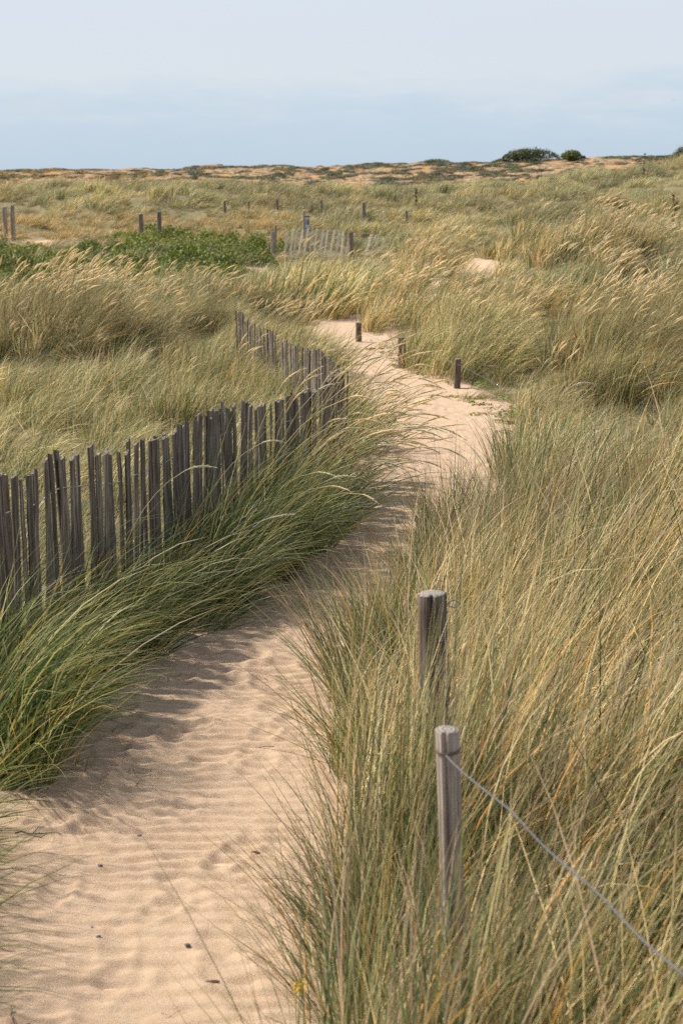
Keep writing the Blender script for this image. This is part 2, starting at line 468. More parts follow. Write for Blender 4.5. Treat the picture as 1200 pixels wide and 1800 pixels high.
def seed_set(r, n, spread, L0, L1, headw, w0, kw, kg, sides=5, segs=8, stemw=.0016, hl=.14, pale=0., spik=0):
    Vs, Fs, Cs = [], [], []; off = 0
    for k in range(n):
        an = r.uniform(0, 2 * math.pi); q = spread * math.sqrt(r.random())
        P = np.array([q * math.cos(an), q * math.sin(an), 0.]); L = r.uniform(L0, L1)
        d = np.array([w0 * r.uniform(.4, 1.5) + r.normal(0, .1), r.normal(0, .13), 1.]); d /= np.linalg.norm(d)
        a, g = kw * r.uniform(.4, 1.5), kg * r.uniform(.3, 1.6)
        tot = segs + 5; pts = []; rad = []
        h = hl * r.uniform(.75, 1.25)
        for i in range(segs + 1):
            pts.append(P.copy()); rad.append(stemw)
            t = i / segs; P = P + d * L / segs
            d = d + np.array([a, 0, -g]) * (t * 1.5 / segs); d /= np.linalg.norm(d)
        prof = [.35, .8, 1., .95, .75, .4, .08]
        for i, pr in enumerate(prof):
            pts.append(P.copy() + 1e-4 * d); rad.append(headw / 2 * pr * r.uniform(.88, 1.12) * (.62 if spik else 1))
            P = P + d * h / len(prof); d = d + np.array([a * .12, 0, -g * .22]) * .5; d /= np.linalg.norm(d)
        v, f = tube_mesh(pts, rad, sides, False)
        f = np.array(f)
        hc = np.array([.82, .65, .37]) * r.uniform(.85, 1.1) if r.random() > pale else np.array([.68, .63, .42]) * r.uniform(.85, 1.05)
        sc = np.array([.40, .34, .15])
        cc = np.array([sc] * (segs + 1) * sides + [hc * r.uniform(.88, 1.1) for _ in range(7 * sides)])
        Vs.append(np.array(v)); Fs.append(f + off); Cs.append(cc); off += len(v)
        if spik:
            hp = np.array(pts[segs + 1:]); V2 = []; C2 = []
            for q_ in range(spik):
                u = r.uniform(0, len(hp) - 1.01); i_ = int(u); p = hp[i_] * (1 - (u - i_)) + hp[i_ + 1] * (u - i_)
                ax = hp[i_ + 1] - hp[i_]; ax /= np.linalg.norm(ax); o = np.cross(ax, r.normal(0, 1, 3)); o /= np.linalg.norm(o); w_ = np.cross(ax, o)
                pr = np.interp(u / (len(hp) - 1), [0, .3, .7, 1], [.5, 1, .8, .25]) * headw / 2
                b_ = p + o * pr * .5; e_ = b_ + ax * r.uniform(.012, .022) + o * pr * r.uniform(.5, 1.1)
                m_ = (b_ + e_) / 2
                V2 += [b_, m_ + w_ * .0016, e_, m_ - w_ * .0016]; C2 += [hc * r.uniform(.6, 1.15)] * 4
            Vs.append(np.array(V2)); Fs.append(np.arange(len(V2)).reshape(-1, 4) + off); Cs.append(np.array(C2)); off += len(V2)
    return np.concatenate(Vs), np.concatenate(Fs), np.concatenate(Cs)

def proto_coll(name): return bpy.data.collections.new(name)
def add_proto(coll, V, Fc, cc, mat):
    i = len(coll.objects)
    me = mesh_from('%s_clump_%03d' % (coll.name, i), V, Fc, mat, True, cc)
    o = bpy.data.objects.new(me.name, me); coll.objects.link(o); return i

def scatter(name, coll, pos, rot, scl, idx, tint, label, cat):
    n = len(pos)
    me = bpy.data.meshes.new(name); me.vertices.add(n)
    me.vertices.foreach_set('co', np.asarray(pos, np.float32).ravel())
    for nm, ty, arr, key in (('rot', 'FLOAT_VECTOR', rot, 'vector'), ('scl', 'FLOAT_VECTOR', scl, 'vector'), ('pick', 'INT', idx, 'value')):
        a = me.attributes.new(nm, ty, 'POINT'); a.data.foreach_set(key, np.asarray(arr, np.int32 if ty == 'INT' else np.float32).ravel())
    a = me.attributes.new('tint', 'FLOAT_COLOR', 'POINT')
    tt = np.ones((n, 4), np.float32); tt[:, :3] = tint; a.data.foreach_set('color', tt.ravel())
    o = obj(name, me)
    ng = bpy.data.node_groups.new(name + '_scatter', 'GeometryNodeTree')
    ng.interface.new_socket('Geometry', in_out='INPUT', socket_type='NodeSocketGeometry')
    ng.interface.new_socket('Geometry', in_out='OUTPUT', socket_type='NodeSocketGeometry')
    gi = ng.nodes.new('NodeGroupInput'); go = ng.nodes.new('NodeGroupOutput')
    ci = ng.nodes.new('GeometryNodeCollectionInfo'); ci.inputs['Collection'].default_value = coll
    ci.inputs['Separate Children'].default_value = True; ci.inputs['Reset Children'].default_value = True
    ip = ng.nodes.new('GeometryNodeInstanceOnPoints'); ip.inputs['Pick Instance'].default_value = True
    def att(nm, ty):
        q = ng.nodes.new('GeometryNodeInputNamedAttribute'); q.data_type = ty; q.inputs['Name'].default_value = nm
        return q.outputs['Attribute']
    L = ng.links.new
    L(gi.outputs[0], ip.inputs['Points']); L(ci.outputs[0], ip.inputs['Instance'])
    L(att('pick', 'INT'), ip.inputs['Instance Index']); L(att('rot', 'FLOAT_VECTOR'), ip.inputs['Rotation']); L(att('scl', 'FLOAT_VECTOR'), ip.inputs['Scale'])
    L(ip.outputs[0], go.inputs[0])
    md = o.modifiers.new('scatter', 'NODES'); md.node_group = ng
    return tag(o, label, cat, kind='stuff')

grass = proto_coll('marram')
PI_ = {}
NV = 4
for lod, (nb, sg, spd, w) in enumerate([(66, 7, .09, .0056), (60, 5, .14, .0078), (52, 4, .24, .015)]):
    for lean, (fan, w0, kw, kg) in {'mild': (.30, .22, .45, .50), 'strong': (.22, .52, 1.2, 1.0)}.items():
        for pal in ('greenw', 'mixw', 'dryw', 'lightw'):
            ids = []
            for v in range(NV):
                r = np.random.default_rng(1000 + lod * 100 + v * 7 + (3 if lean == 'mild' else 0) + {'greenw': 0, 'mixw': 30, 'dryw': 60, 'lightw': 90}[pal])
                V, Fc, cc = blade_set(r, nb, sg, spd, .55, 1.15, w, fan, w0, kw, kg, pal)
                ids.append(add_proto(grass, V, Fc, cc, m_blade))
            PI_[(lod, lean, pal)] = ids
seeds = proto_coll('seed')
SI = {}
for v in range(8):
    r = np.random.default_rng(300 + v)
    SI.setdefault('near', []).append(add_proto(seeds, *seed_set(r, 1, .02, .85, 1.1, .0150, .35, .8, .8, 6, 10, .0018, .20, .5, 90), m_blade))
for v in range(6):
    r = np.random.default_rng(400 + v)
    SI.setdefault('arch', []).append(add_proto(seeds, *seed_set(r, 4, .12, .85, 1.05, .0165, .42, .75, .7, 5, 7, .0026, .18, .2, 45), m_blade))
for v in range(6):
    r = np.random.default_rng(500 + v)
    SI.setdefault('mid', []).append(add_proto(seeds, *seed_set(r, 5, .16, .8, 1.02, .020, .3, .55, .38, 5, 6, .0032, .20, .12), m_blade))
for v in range(5):
    r = np.random.default_rng(600 + v)
    SI.setdefault('far', []).append(add_proto(seeds, *seed_set(r, 6, .35, .8, 1.0, .025, .35, .6, .42, 4, 5, .0045, .22, .1), m_blade))

def candidates(y0, y1, dens, side_m=1.6, k=.262):
    out = []
    step = .5
    for ya in np.arange(y0, y1, step):
        yb = min(ya + step, y1); w = k * yb + side_m
        d = dens(ya) if callable(dens) else dens
        n = rng.poisson(d * 2 * w * (yb - ya))
        out.append(np.stack([rng.uniform(-w, w, n), rng.uniform(ya, yb, n)], 1))
    return np.concatenate(out)

FENCE_PX = [(-40, 851, 6.2), (0, 840, 6.4), (60, 826, 6.75), (100, 801, 7.0), (200, 795, 7.7), (260, 775, 8.15), (320, 748, 8.65), (360, 727, 9.0), (400, 716, 9.4),
            (480, 708, 10.2), (520, 696, 10.6), (545, 690, 10.9), (575, 672, 11.5), (608, 650, 12.1)]
FT = np.array([at(*p) for p in FENCE_PX])                       # tops of the near fence
def fence_x(Y): return np.interp(Y, FT[:, 1], FT[:, 0], left=FT[0, 0] - .1, right=-.25)

def G(X, Y, cx, cy, rx, ry): return np.exp(-((X - cx) / rx) ** 2 - ((Y - cy) / ry) ** 2)

def zone(X, Y, r):
    """height factor, strong lean?, palette index 0..3, brightness tint for every tuft"""
    n = len(X)
    left = X < XL(Y)
    h = .78 + .16 * fbm(X / 1.3 + 4, Y / 1.3, 2) * ss(5, 12, Y) + .05 * vnoise(X * 2, Y * 2)
    lean = r.random(n) < .25
    pal = r.choice([0, 1, 1, 2], n)
    tint = np.ones((n, 3))
    # clumps between near fence and path
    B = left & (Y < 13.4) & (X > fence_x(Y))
    h = np.where(B, 1.02 + .08 * vnoise(X * 2.5, Y * 2.5) + .34 * ss(8, 10.5, Y), h)
    lean = np.where(B, r.random(n) < np.where(Y > 9, .55, .8), lean)
    pal = np.where(B, r.choice([0, 0, 0, 1], n), pal)
    nearpath = B & (XL(Y) - X < .25)
    h = np.where(B, h * (1 + .15 * np.sin(Y * 3.7 + 1.5)) , h)
    h = np.where(nearpath, h * np.where(Y < 6.4, .86, .76), h)
    tint[B] = (.74, .84, .66)  # fresher green, tinted darker: part of the bank's shade put into colour
    # behind the near fence: short light field, then a tall golden clump
    Fd = left & (Y > 6) & ~B & (Y < 17.3)
    h = np.where(Fd, .50 + .05 * vnoise(X * 2, Y * 2), h)
    pal = np.where(Fd, r.choice([3, 3, 3, 1], n), pal)
    lean = np.where(Fd, r.random(n) < .5, lean)
    g = G(X, Y, -3.9, 19.6, 1.7, 1.7) + G(X, Y, -6.2, 21, 1.5, 1.6)
    h = h + .28 * g * left; lean = lean | (left & (Y > 17) & (r.random(n) < .75))
    pal = np.where(left & (g > .35), r.choice([1, 2, 2, 3], n), pal)
    g2 = left & (Y > 14) & (Y < 20) & (X > -2.8)
    h = np.where(g2, .66 + .12 * vnoise(X * 1.2, Y * 1.2), h); pal = np.where(g2, r.choice([0, 1, 3, 3], n), pal); lean = np.where(g2, r.random(n) < .3, lean)
    # the dark gap
    gp = G(X, Y, -2.75, 19.2, .55, .8); h = h * (1 - .6 * np.clip(gp, 0, 1))
    # near right
    Rn = ~left & (Y < 9.5)
    h = np.where(Rn, 1.06 + .22 * vnoise(X * 1.5, Y * 1.5) - .42 * ss(0, .7, .7 - (X - XR(Y))), h)
    pat = vnoise(X / .55 + 3, Y / .7)
    pal = np.where(Rn, np.where(pat > .30, r.choice([1, 2, 2, 3], n), np.where(pat < -.12, r.choice([0, 0, 1], n), r.choice([0, 1, 1, 2], n))), pal)
    tint = np.where(Rn[:, None], (1.04 + .20 * pat)[:, None] * np.array([[1.04, 1.0, .96]]), tint)
    lean = np.where(Rn, r.random(n) < .28 + .3 * ss(1.2, 2, X), lean)
    # mid right
    Rm = ~left & (Y >= 9.5) & (Y < 15.5)
    h = np.where(Rm, .60 + .08 * vnoise(X * 1.1, Y * 1.1) , h)
    pal = np.where(Rm, r.choice([0, 1, 1, 3], n), pal)
    dryz = ~left & (Y >= 15.5) & (Y < 24)
    pal = np.where(dryz, r.choice([1, 2, 2, 3], n), pal)
    h = np.where(dryz, .70 + .14 * fbm(X / 1.1, Y / 1.1, 2), h)
    h = np.where(~left & (Y > 9.5) & (Y < 24), h * (1 - .35 * (1 - ss(0, .8, X - XR(Y)))), h)
    gold = (Y > 24) & (Y < 46)
    pal = np.where(gold, r.choice([0, 1, 2, 3], n), pal)
    td, tw = tussock(X, Y)
    on = (Y > 9.5) & ~B & ~Fd
    shape = .24 + .80 * np.sqrt(np.clip(1 - (td / 1.06) ** 3.4, 0, 1))
    base_h = np.where(Y > 46, .74, np.where(Y > 24, .92, np.where(g2, .72, .84)))
    th = base_h * TU[tw, 3] * shape * (1 + .05 * vnoise(X * 3, Y * 3))
    soft = np.where(Y > 46, .7, np.where(Rm, .55, 1.0))
    h = np.where(on, h * (1 - soft) + th * soft, h)
    tp = TU[tw, 4].astype(int)
    pal = np.where(on & (td < 1.1) & (r.random(n) < .85) & ~g2, tp, pal)
    tb = _tab[tw % 256, 3]; tg = _tab[tw % 256, 9]
    tint = np.where((on & (td < 1.1))[:, None], (.74 + .5 * tb)[:, None] * np.stack([.93 + .12 * tg, 1 + 0 * tg, .92 + .1 * (1 - tg)], 1), tint)
    tint = np.where((on & (td >= 1.1))[:, None], .8, tint)
    pal = np.where(on & (td > .95) & (Y < 46), r.choice([0, 0, 1], n), pal)
    lean = np.where(on & (td < 1.1), r.random(n) < .62, lean)
    h = np.where((Y > 26.5) & (X < -1.8) & (Y < 40), h * .78, h)
    h = np.where((Y > 39) & (Y < 49.2) & (X > -3) & (X < 1.6), np.minimum(h, .32), h)
    h = h * (1 - .62 * np.clip(G(X, Y, 3.25, 32.2, .85, 3.4) * 1.3, 0, 1))
    h = np.where((Y > 22) & (Y < 31) & (X < -1.6), np.minimum(h, .86), h)
    h = np.where((Y > 22) & (Y < 31), np.minimum(h, 1.12), h)
    hollow = (Y > 31) & (Y < 47) & (X < 1.3)
    h = np.where(hollow, h * .62, h)
    # far slopes
    far = Y > 46
    pal = np.where(far, r.choice([1, 2, 2, 3, 3], n), pal); lean = np.where(far, r.random(n) < .6, lean)
    h = np.where(far, h * .92 + .05 * fbm(X / 2.2, Y / 2.2, 2), h)
    # low green band at the left
    gb = (Y > 38.5) & (Y < 50) & (X < -2.6) & (vnoise(X / 1.5 + 3, Y / 2) > -.55)
    h = np.where(gb, .30 + .34 * (vnoise(X / 1.3, Y / 1.3) > .1), h); pal = np.where(gb, 0, pal)
    tan = (Y >= 50) & (Y < 62) & (X < -2)
    h = np.where(tan, .40 + .1 * fbm(X / 1.5, Y / 1.5, 2), h); pal = np.where(tan, r.choice([1, 2, 2], n), pal)
    tint[tan] = (1.0, .90, .80)
    # soft patches of colour over the field
    cn = fbm(X / 3.1 + 77, Y / 5 + 3, 2)[:, None]
    tint = tint * (1 + .14 * cn * np.array([1.1, .9, .5])) * r.uniform(.86, 1.14, (n, 1))
    return np.clip(h, .2, 1.45), lean, pal.astype(int), tint

FLOWER_AT = (float(at(521, 1737, 3.50)[0]), 3.50)
NOTCH = base_point(150, 1228)
def thin(P, keep): return P[rng.random(len(P)) < keep]

def plantable(P):
    X, Y = P[:, 0], P[:, 1]
    out = path_out(X, Y)
    keep = np.clip(out / .10, 0, 1)
    fx = fence_x(Y)
    onf = (np.abs(X - fx) < .07) & (Y < 12.1)
    keep = np.where(onf, 0, keep)
    keep = np.where(G(X, Y, -2.75, 19.2, .35, .55) > .5, .1, keep)
    for bx, by, rx, ry in [(-11.6, 53.5, 1.5, 1.4), (-6.4, 51.5, .6, .9), (-2.7, 45.5, .6, .8), (-.3, 47.0, .45, .4)]:
        keep = np.where(G(X, Y, bx, by, rx, ry) > .5, .15, keep)
    gb = (Y > 38.5) & (Y < 50) & (X < -2.6) & (vnoise(X / 1.5 + 3, Y / 2) > -.55); keep = np.where(gb, .5, keep)
    fx_, fy_ = FLOWER_AT; keep = np.where(np.hypot(X - fx_, (Y - fy_ + .15) * .55) < .15, 0, keep)
    nx_, ny_ = NOTCH; keep = np.where(np.hypot(X - nx_, (Y - ny_)) < .27, 0, keep)
    keep = np.where((Y < 8) & (X < XL(Y)) & (X > fence_x(Y)) & (out < .3), keep * .8, keep)
    # pockets of bare ground: gives the tussocks their edges
    td, tw = tussock(X, Y)
    keep = keep * np.where(Y > 9.5, 1 - np.where(Y > 44, .40, .78) * ss(.92, 1.15, td), 1)
    nn_ = fbm(X / .45 + 12, Y / .6, 2); keep = keep * np.where(Y < 9.5, .35 + .65 * ss(-.75, -.2, nn_), 1)
    # around the two near posts and the camera
    keep = np.where((np.hypot(X, Y) < 1.7), 0, keep)
    for qx, qy in NEAR_POSTS: keep = np.where((np.hypot(X - qx, (Y - qy + .18) * .7) < .13), .25, keep)
    return P[rng.random(len(P)) < keep]

near_top1, near_top2 = at(760, 1046, 4.6), at(786, 1286, 3.3)
NEAR_POSTS = [(near_top1[0], 4.6), (near_top2[0] , 3.3)]
gp_pos, gp_rot, gp_scl, gp_idx, gp_tint = [], [], [], [], []
def plant(lod, y0, y1, dens, wide=1.0, hs=1.0):
    P = plantable(candidates(y0, y1, dens))
    X, Y = P[:, 0], P[:, 1]; n = len(P)
    h, lean, pal, tint = zone(X, Y, rng)
    names = ['greenw', 'mixw', 'dryw', 'lightw']
    idx = np.array([PI_[(lod, 'strong' if l else 'mild', names[p])][rng.integers(NV)] for l, p in zip(lean, pal)])
    rz = rng.normal(0, .55, n) - .08
    # tufts on the right verge lean out over the path too
    edge_l = (X > XR(Y)) & (X - XR(Y) < .30) & (Y < 14) & (rng.random(n) < .45)
    rz = np.where(edge_l, rng.normal(math.pi, .7, n), rz)
    idx = np.where(edge_l, np.array([PI_[(lod, 'mild', 'greenw')][k % NV] for k in range(n)]), idx)
    td, tw = tussock(X, Y); k = np.where((Y > 9.5) & (td < 1.2), .34, 0)
    tx = k * (X - TU[tw, 0]) / TU[tw, 2]; ty = k * (Y - TU[tw, 1]) / TU[tw, 2]
    gp_pos.append(np.stack([X, Y, H(X, Y)], 1)); gp_rot.append(np.stack([rng.normal(0, .09, n) - ty, rng.normal(0, .09, n) + tx, rz], 1))
    hv = h * rng.uniform(.85, 1.12, n) * hs
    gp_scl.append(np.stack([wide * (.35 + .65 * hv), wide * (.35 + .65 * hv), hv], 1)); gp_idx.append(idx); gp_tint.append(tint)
plant(0, 1.6, 5.5, 58)
plant(0, 5.5, 9.5, 50)
plant(1, 9.5, 24, lambda y: 27 - (y - 9.5) * .6)
plant(2, 24, 50, lambda y: 8.5 - (y - 24) * .08)
plant(2, 50, 90, 5.2, 1.15)
def extra(xs_, ys_, h, ids, rzs=.4, tx=0):
    n = len(xs_); X = np.array(xs_); Y = np.array(ys_)
    gp_pos.append(np.stack([X, Y, H(X, Y)], 1)); gp_rot.append(np.stack([rng.normal(0, .08, n), rng.normal(0, .08, n) + tx, rng.normal(0, rzs, n)], 1))
    hv = h * rng.uniform(.88, 1.12, n); gp_scl.append(np.stack([.9 + 0 * hv, .9 + 0 * hv, hv], 1)); gp_idx.append(rng.choice(ids, n)); gp_tint.append(np.ones((n, 3)) * rng.uniform(.85, 1.15, (n, 1)))
# tall tufts growing round the feet of the two near posts
MG = PI_[(0, 'mild', 'greenw')] + PI_[(0, 'mild', 'mixw')]
extra(rng.uniform(.02, .36, 16), rng.uniform(2.72, 3.1, 16), 1.08, MG, .5, -.05)
extra(rng.uniform(.06, .46, 22), rng.uniform(3.9, 4.4, 22), 1.16, MG, .4, -.03)
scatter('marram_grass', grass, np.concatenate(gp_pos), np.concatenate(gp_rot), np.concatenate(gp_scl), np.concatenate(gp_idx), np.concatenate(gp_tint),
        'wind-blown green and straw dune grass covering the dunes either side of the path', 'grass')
print('tufts', sum(map(len, gp_pos)))

# seed heads
sp, sr, sc, si, st = [], [], [], [], []
def heads(kind, P, scale, jit=.1, rzs=.3, tint=(1, 1, 1)):
    n = len(P); X, Y = P[:, 0], P[:, 1]
    sp.append(np.stack([X, Y, H(X, Y)], 1)); sr.append(np.stack([rng.normal(0, .05, n), rng.normal(0, .05, n), rng.normal(0, rzs, n)], 1))
    s = (scale if np.ndim(scale) == 0 else scale) * rng.uniform(1 - jit, 1 + jit, n)
    sc.append(np.stack([s, s, s], 1)); si.append(rng.choice(SI[kind], n)); st.append(np.array(tint)[None] * rng.uniform(.85, 1.12, (n, 1)))
def keepable(P, m=.12): return P[path_out(P[:, 0], P[:, 1]) > m]
P = keepable(candidates(5.6, 9.0, 4.5)); P = P[(P[:, 0] < XL(P[:, 1])) & (P[:, 0] > fence_x(P[:, 1]) + .1)]; heads('near', P, 1.02)
P = keepable(candidates(8.8, 12.6, 26)); P = P[(P[:, 0] < XL(P[:, 1])) & (P[:, 0] > np.where(P[:, 1] < 12.1, fence_x(P[:, 1]) + .1, -.4))]
heads('arch', P, 1.12, .14)
P = keepable(candidates(2.6, 9.5, .85)); P = P[P[:, 0] > XR(P[:, 1]) + .15]; heads('near', P, 1.15)
def dense_heads(y0, y1, d, kind, sfun, mask):
    P = keepable(candidates(y0, y1, d)); X, Y = P[:, 0], P[:, 1]
    td, tw = tussock(X, Y); pr = np.where(td < .85, .15 + .85 * (TU[tw, 4] >= 2), .02)
    P = P[rng.random(len(P)) < mask(X, Y) * pr]; h = zone(P[:, 0], P[:, 1], np.random.default_rng(5))[0]
    heads(kind, P, h * sfun + .10)
dense_heads(13.5, 24, 9, 'mid', .95, lambda X, Y: np.where(X < XL(Y), np.where(Y > 18, .85, .25), .12 + .75 * ss(14.5, 17, Y)))
dense_heads(24, 46, 4.0, 'far', .92, lambda X, Y: np.where((Y > 38.5) & (X < -2.6), .03, .75))
dense_heads(46, 82, 1.6, 'far', .8, lambda X, Y: np.where((Y < 62) & (X < -2), .15, .5))
scatter('marram_seed_heads', seeds, np.concatenate(sp), np.concatenate(sr), np.concatenate(sc), np.concatenate(si), np.concatenate(st),
        'pale golden seed heads nodding above the dune grass', 'seed heads')

# ------------------------------------------------------------------ leafy ground cover, heath cushions, litter
def leaf_clump(r, n, rad, hgt, size, cols, dome=True, aspect=.55):
    V = []; cc = []
    for k in range(n):
        a = r.uniform(0, 2 * math.pi); q = math.sqrt(r.random())
        z = hgt * (math.sqrt(max(0, 1 - q * q)) if dome else 1) * r.uniform(.35, 1.0)
        c = np.array([rad * q * math.cos(a), rad * q * math.sin(a), z])
        d = np.array([math.cos(a) * q, math.sin(a) * q, .7]) + r.normal(0, .5, 3); d /= np.linalg.norm(d)
        t = np.cross(d, r.normal(0, 1, 3)); t /= np.linalg.norm(t); b = np.cross(d, t)
        s = size * r.uniform(.6, 1.3)
        V += [c - t * s * .5, c + b * s * aspect * .5, c + t * s * .5 + d * s * .12, c - b * s * aspect * .5]
        col = np.array(cols[r.integers(len(cols))]) * r.uniform(.75, 1.25); cc += [col] * 4
    return np.array(V), np.arange(4 * n).reshape(-1, 4), np.array(cc)

cover = proto_coll('cover')
GRN = [(.08, .14, .02), (.13, .20, .03), (.06, .10, .02), (.20, .24, .05), (.18, .18, .06)]
for v in range(4): add_proto(cover, *leaf_clump(np.random.default_rng(700 + v), 240, .35, .34, .07, GRN), m_leaf)       # 0..3 leafy weeds
for v in range(3): add_proto(cover, *leaf_clump(np.random.default_rng(720 + v), 60, .11, .03, .028, GRN + [(.2, .16, .05), (.28, .16, .06)], True, .8), m_leaf)   # 4..6 creeping mats
for v in range(3):                                                                                                      # 7..9 short bright grass
    add_proto(cover, *blade_set(np.random.default_rng(740 + v), 70, 4, .12, .12, .32, .005, .4, .1, .2, .6, 'greenw'), m_leaf)
for v in range(3):                                                                                                      # 10..12 sprigs on the sand
    add_proto(cover, *blade_set(np.random.default_rng(760 + v), 9, 4, .04, .05, .14, .004, .7, .1, .2, .8, 'greenw'), m_leaf)
cpz, crz, csz, cix, ctz = [], [], [], [], []
def cov(P, ids, s, tint=(1, 1, 1), jit=.25):
    n = len(P)
    if n == 0: return
    X, Y = P[:, 0], P[:, 1]; cpz.append(np.stack([X, Y, H(X, Y) + .004], 1)); crz.append(np.stack([np.zeros(n), np.zeros(n), rng.uniform(0, 6.28, n)], 1))
    q = s * rng.uniform(1 - jit, 1 + jit, n); csz.append(np.stack([q, q, q * rng.uniform(.7, 1.2, n)], 1)); cix.append(rng.choice(ids, n))
    ctz.append(np.array(tint)[None] * rng.uniform(.8, 1.2, (n, 1)))
P = candidates(41, 50, 6.0); X, Y = P[:, 0], P[:, 1]; n1 = fbm(X / 2.2 + 8, Y / 1.6, 2)
cov(P[(X < -2.4) & (n1 > -.45) & (path_out(X, Y) > .3) & (G(X, Y, -2.7, 45.5, .8, 1.) < .4)], [0, 1, 2, 3], 1.12, (1.2, 1.08, .85))
P = candidates(47, 56, 4.5); X, Y = P[:, 0], P[:, 1]
cov(P[(G(X, Y, -4.4, 50, 2.2, 3.2) + G(X, Y, -7.2, 53, 1.2, 2) > .35)], [0, 1, 2, 3], 1.1, (1.4, 1.2, .9))
P = candidates(17, 34, 2.5); X, Y = P[:, 0], P[:, 1]
cov(P[(G(X, Y, -2.75, 19.2, .8, 1) + G(X, Y, -2.0, 21.5, .6, .6) > .4)], [0, 1, 2, 7, 8, 9], .8)
P = candidates(12.5, 22, 34); X, Y = P[:, 0], P[:, 1]; e = X - XR(Y)
cov(P[(e > -.10) & (e < .38) & (rng.random(len(P)) < .8 * (1 - np.abs(e - .12) * 2))], [4, 5, 6], 1.1, (1.2, 1.1, .9))
P = candidates(13, 19, 5); X, Y = P[:, 0], P[:, 1]; e = X - XR(Y); cov(P[(e > .15) & (e < .6)], [0, 1, 2], .38, (1.1, 1.1, .9))
P = candidates(1.9, 9, 14, .6); X, Y = P[:, 0], P[:, 1]; cov(P[((X > XR(Y) + .1) & (Y < 4.2)) | (X < XL(Y) - .08) & (X > fence_x(Y) - .3)], [7, 8, 9], 1.0, (1.1, 1.2, .9))
P = candidates(4.8, 9, 26, .3); X, Y = P[:, 0], P[:, 1]; e = XL(Y) - X
cov(P[(e > -.32) & (e < .05) & (rng.random(len(P)) < .8 + e * 1.8)], [10, 11, 12], .9, (.9, .8, .8))
P = candidates(9, 22, 3); X, Y = P[:, 0], P[:, 1]; cov(P[path_out(X, Y) > .5], [7, 8, 9], 1.2)
scatter('ground_cover', cover, np.concatenate(cpz), np.concatenate(crz), np.concatenate(csz), np.concatenate(cix), np.concatenate(ctz),
        'low leafy green weeds and creeping plants between the grass tussocks', 'ground cover')

hcol = proto_coll('heath')
HC = [[(.07, .075, .035), (.10, .095, .05), (.06, .05, .035)], [(.12, .14, .09), (.16, .17, .11)], [(.28, .15, .05), (.36, .21, .07), (.2, .13, .06)], [(.09, .13, .035), (.14, .18, .05)], [(.62, .42, .03), (.55, .36, .05), (.12, .14, .04)]]
for v, cols in enumerate(HC): add_proto(hcol, *leaf_clump(np.random.default_rng(800 + v), 170, .5, .22, .13, cols), m_leaf)
P = candidates(88, 131, 9, 6); X, Y = P[:, 0], P[:, 1]
nn = fbm(X / 1.6 + 50, Y / 2.2, 3); keep = nn > .02
keep &= ~(G(X, Y, 19, 112, 4, 12) > .45) | (rng.random(len(P)) < .15)
P = P[keep]; n = len(P); X, Y = P[:, 0], P[:, 1]
hi = rng.choice([0, 0, 1, 1, 2, 3], n)
hi = np.where((X / Y < -.13) & (rng.random(n) < .45), 2, hi)
hi = np.where((X / Y < -.185) & (Y < 125) & (rng.random(n) < .25), 4, hi)
hi = np.where((G(X, Y, 1, 100, 9, 5) > .3) & (rng.random(n) < .6), 1, hi)
s = rng.uniform(.22, .8, n)
scatter('heath_cushions', hcol, np.stack([X, Y, H(X, Y) - .03], 1), np.stack([0 * s, 0 * s, rng.uniform(0, 6.28, n)], 1), np.stack([s * 1.2, s, s * .8], 1), hi,
        rng.uniform(.8, 1.2, (n, 1)) * np.ones((1, 3)), 'low brown, grey-green and orange heath plants on the far sandy crest', 'heath')

lit_c = proto_coll('litter')
for v in range(6):
    r = np.random.default_rng(900 + v); L = r.uniform(.04, .13); m_ = r.normal(0, .015, 2)
    V, Fc = tube_mesh([(-L / 2, 0, .003), (0, m_[0], .006), (L / 2, m_[1], .004)], [.0011, .0013, .0007], 4)
    cc = np.tile(np.array([(.5, .4, .24), (.5, .4, .24), (.42, .33, .2), (.1, .07, .05), (.08, .06, .05), (.3, .2, .12)][v]), (len(V), 1))
    Q = [f for f in Fc]
    me = mesh_from('litter_clump_%03d' % v, V, Q, m_blade, True, cc); lit_c.objects.link(bpy.data.objects.new(me.name, me))
def sand_z(x, y):
    i = int(np.clip(np.searchsorted(Yp, y), 0, len(Yp) - 1)); u = (x - lx[i]) / (rx_[i] - lx[i])
    return float(PZ[i, int(np.clip(round(u * (NU - 1)), 0, NU - 1))])
P = candidates(2.6, 13, 34, 0); o_ = path_out(P[:, 0], P[:, 1]); P = P[(o_ < .05) & (rng.random(len(P)) < .16 + .9 * np.exp(o_ * 7))]
n = len(P)
scatter('straw_litter', lit_c, np.array([(x, y, sand_z(x, y)) for x, y in P]), np.stack([0 * P[:, 0], 0 * P[:, 0], rng.uniform(0, 6.28, n)], 1),
        np.ones((n, 3)) * rng.uniform(.5, 1.3, (n, 1)), rng.integers(0, 6, n), np.ones((n, 3)), 'bits of dry straw and dark twig fragments lying on the sand path', 'litter')

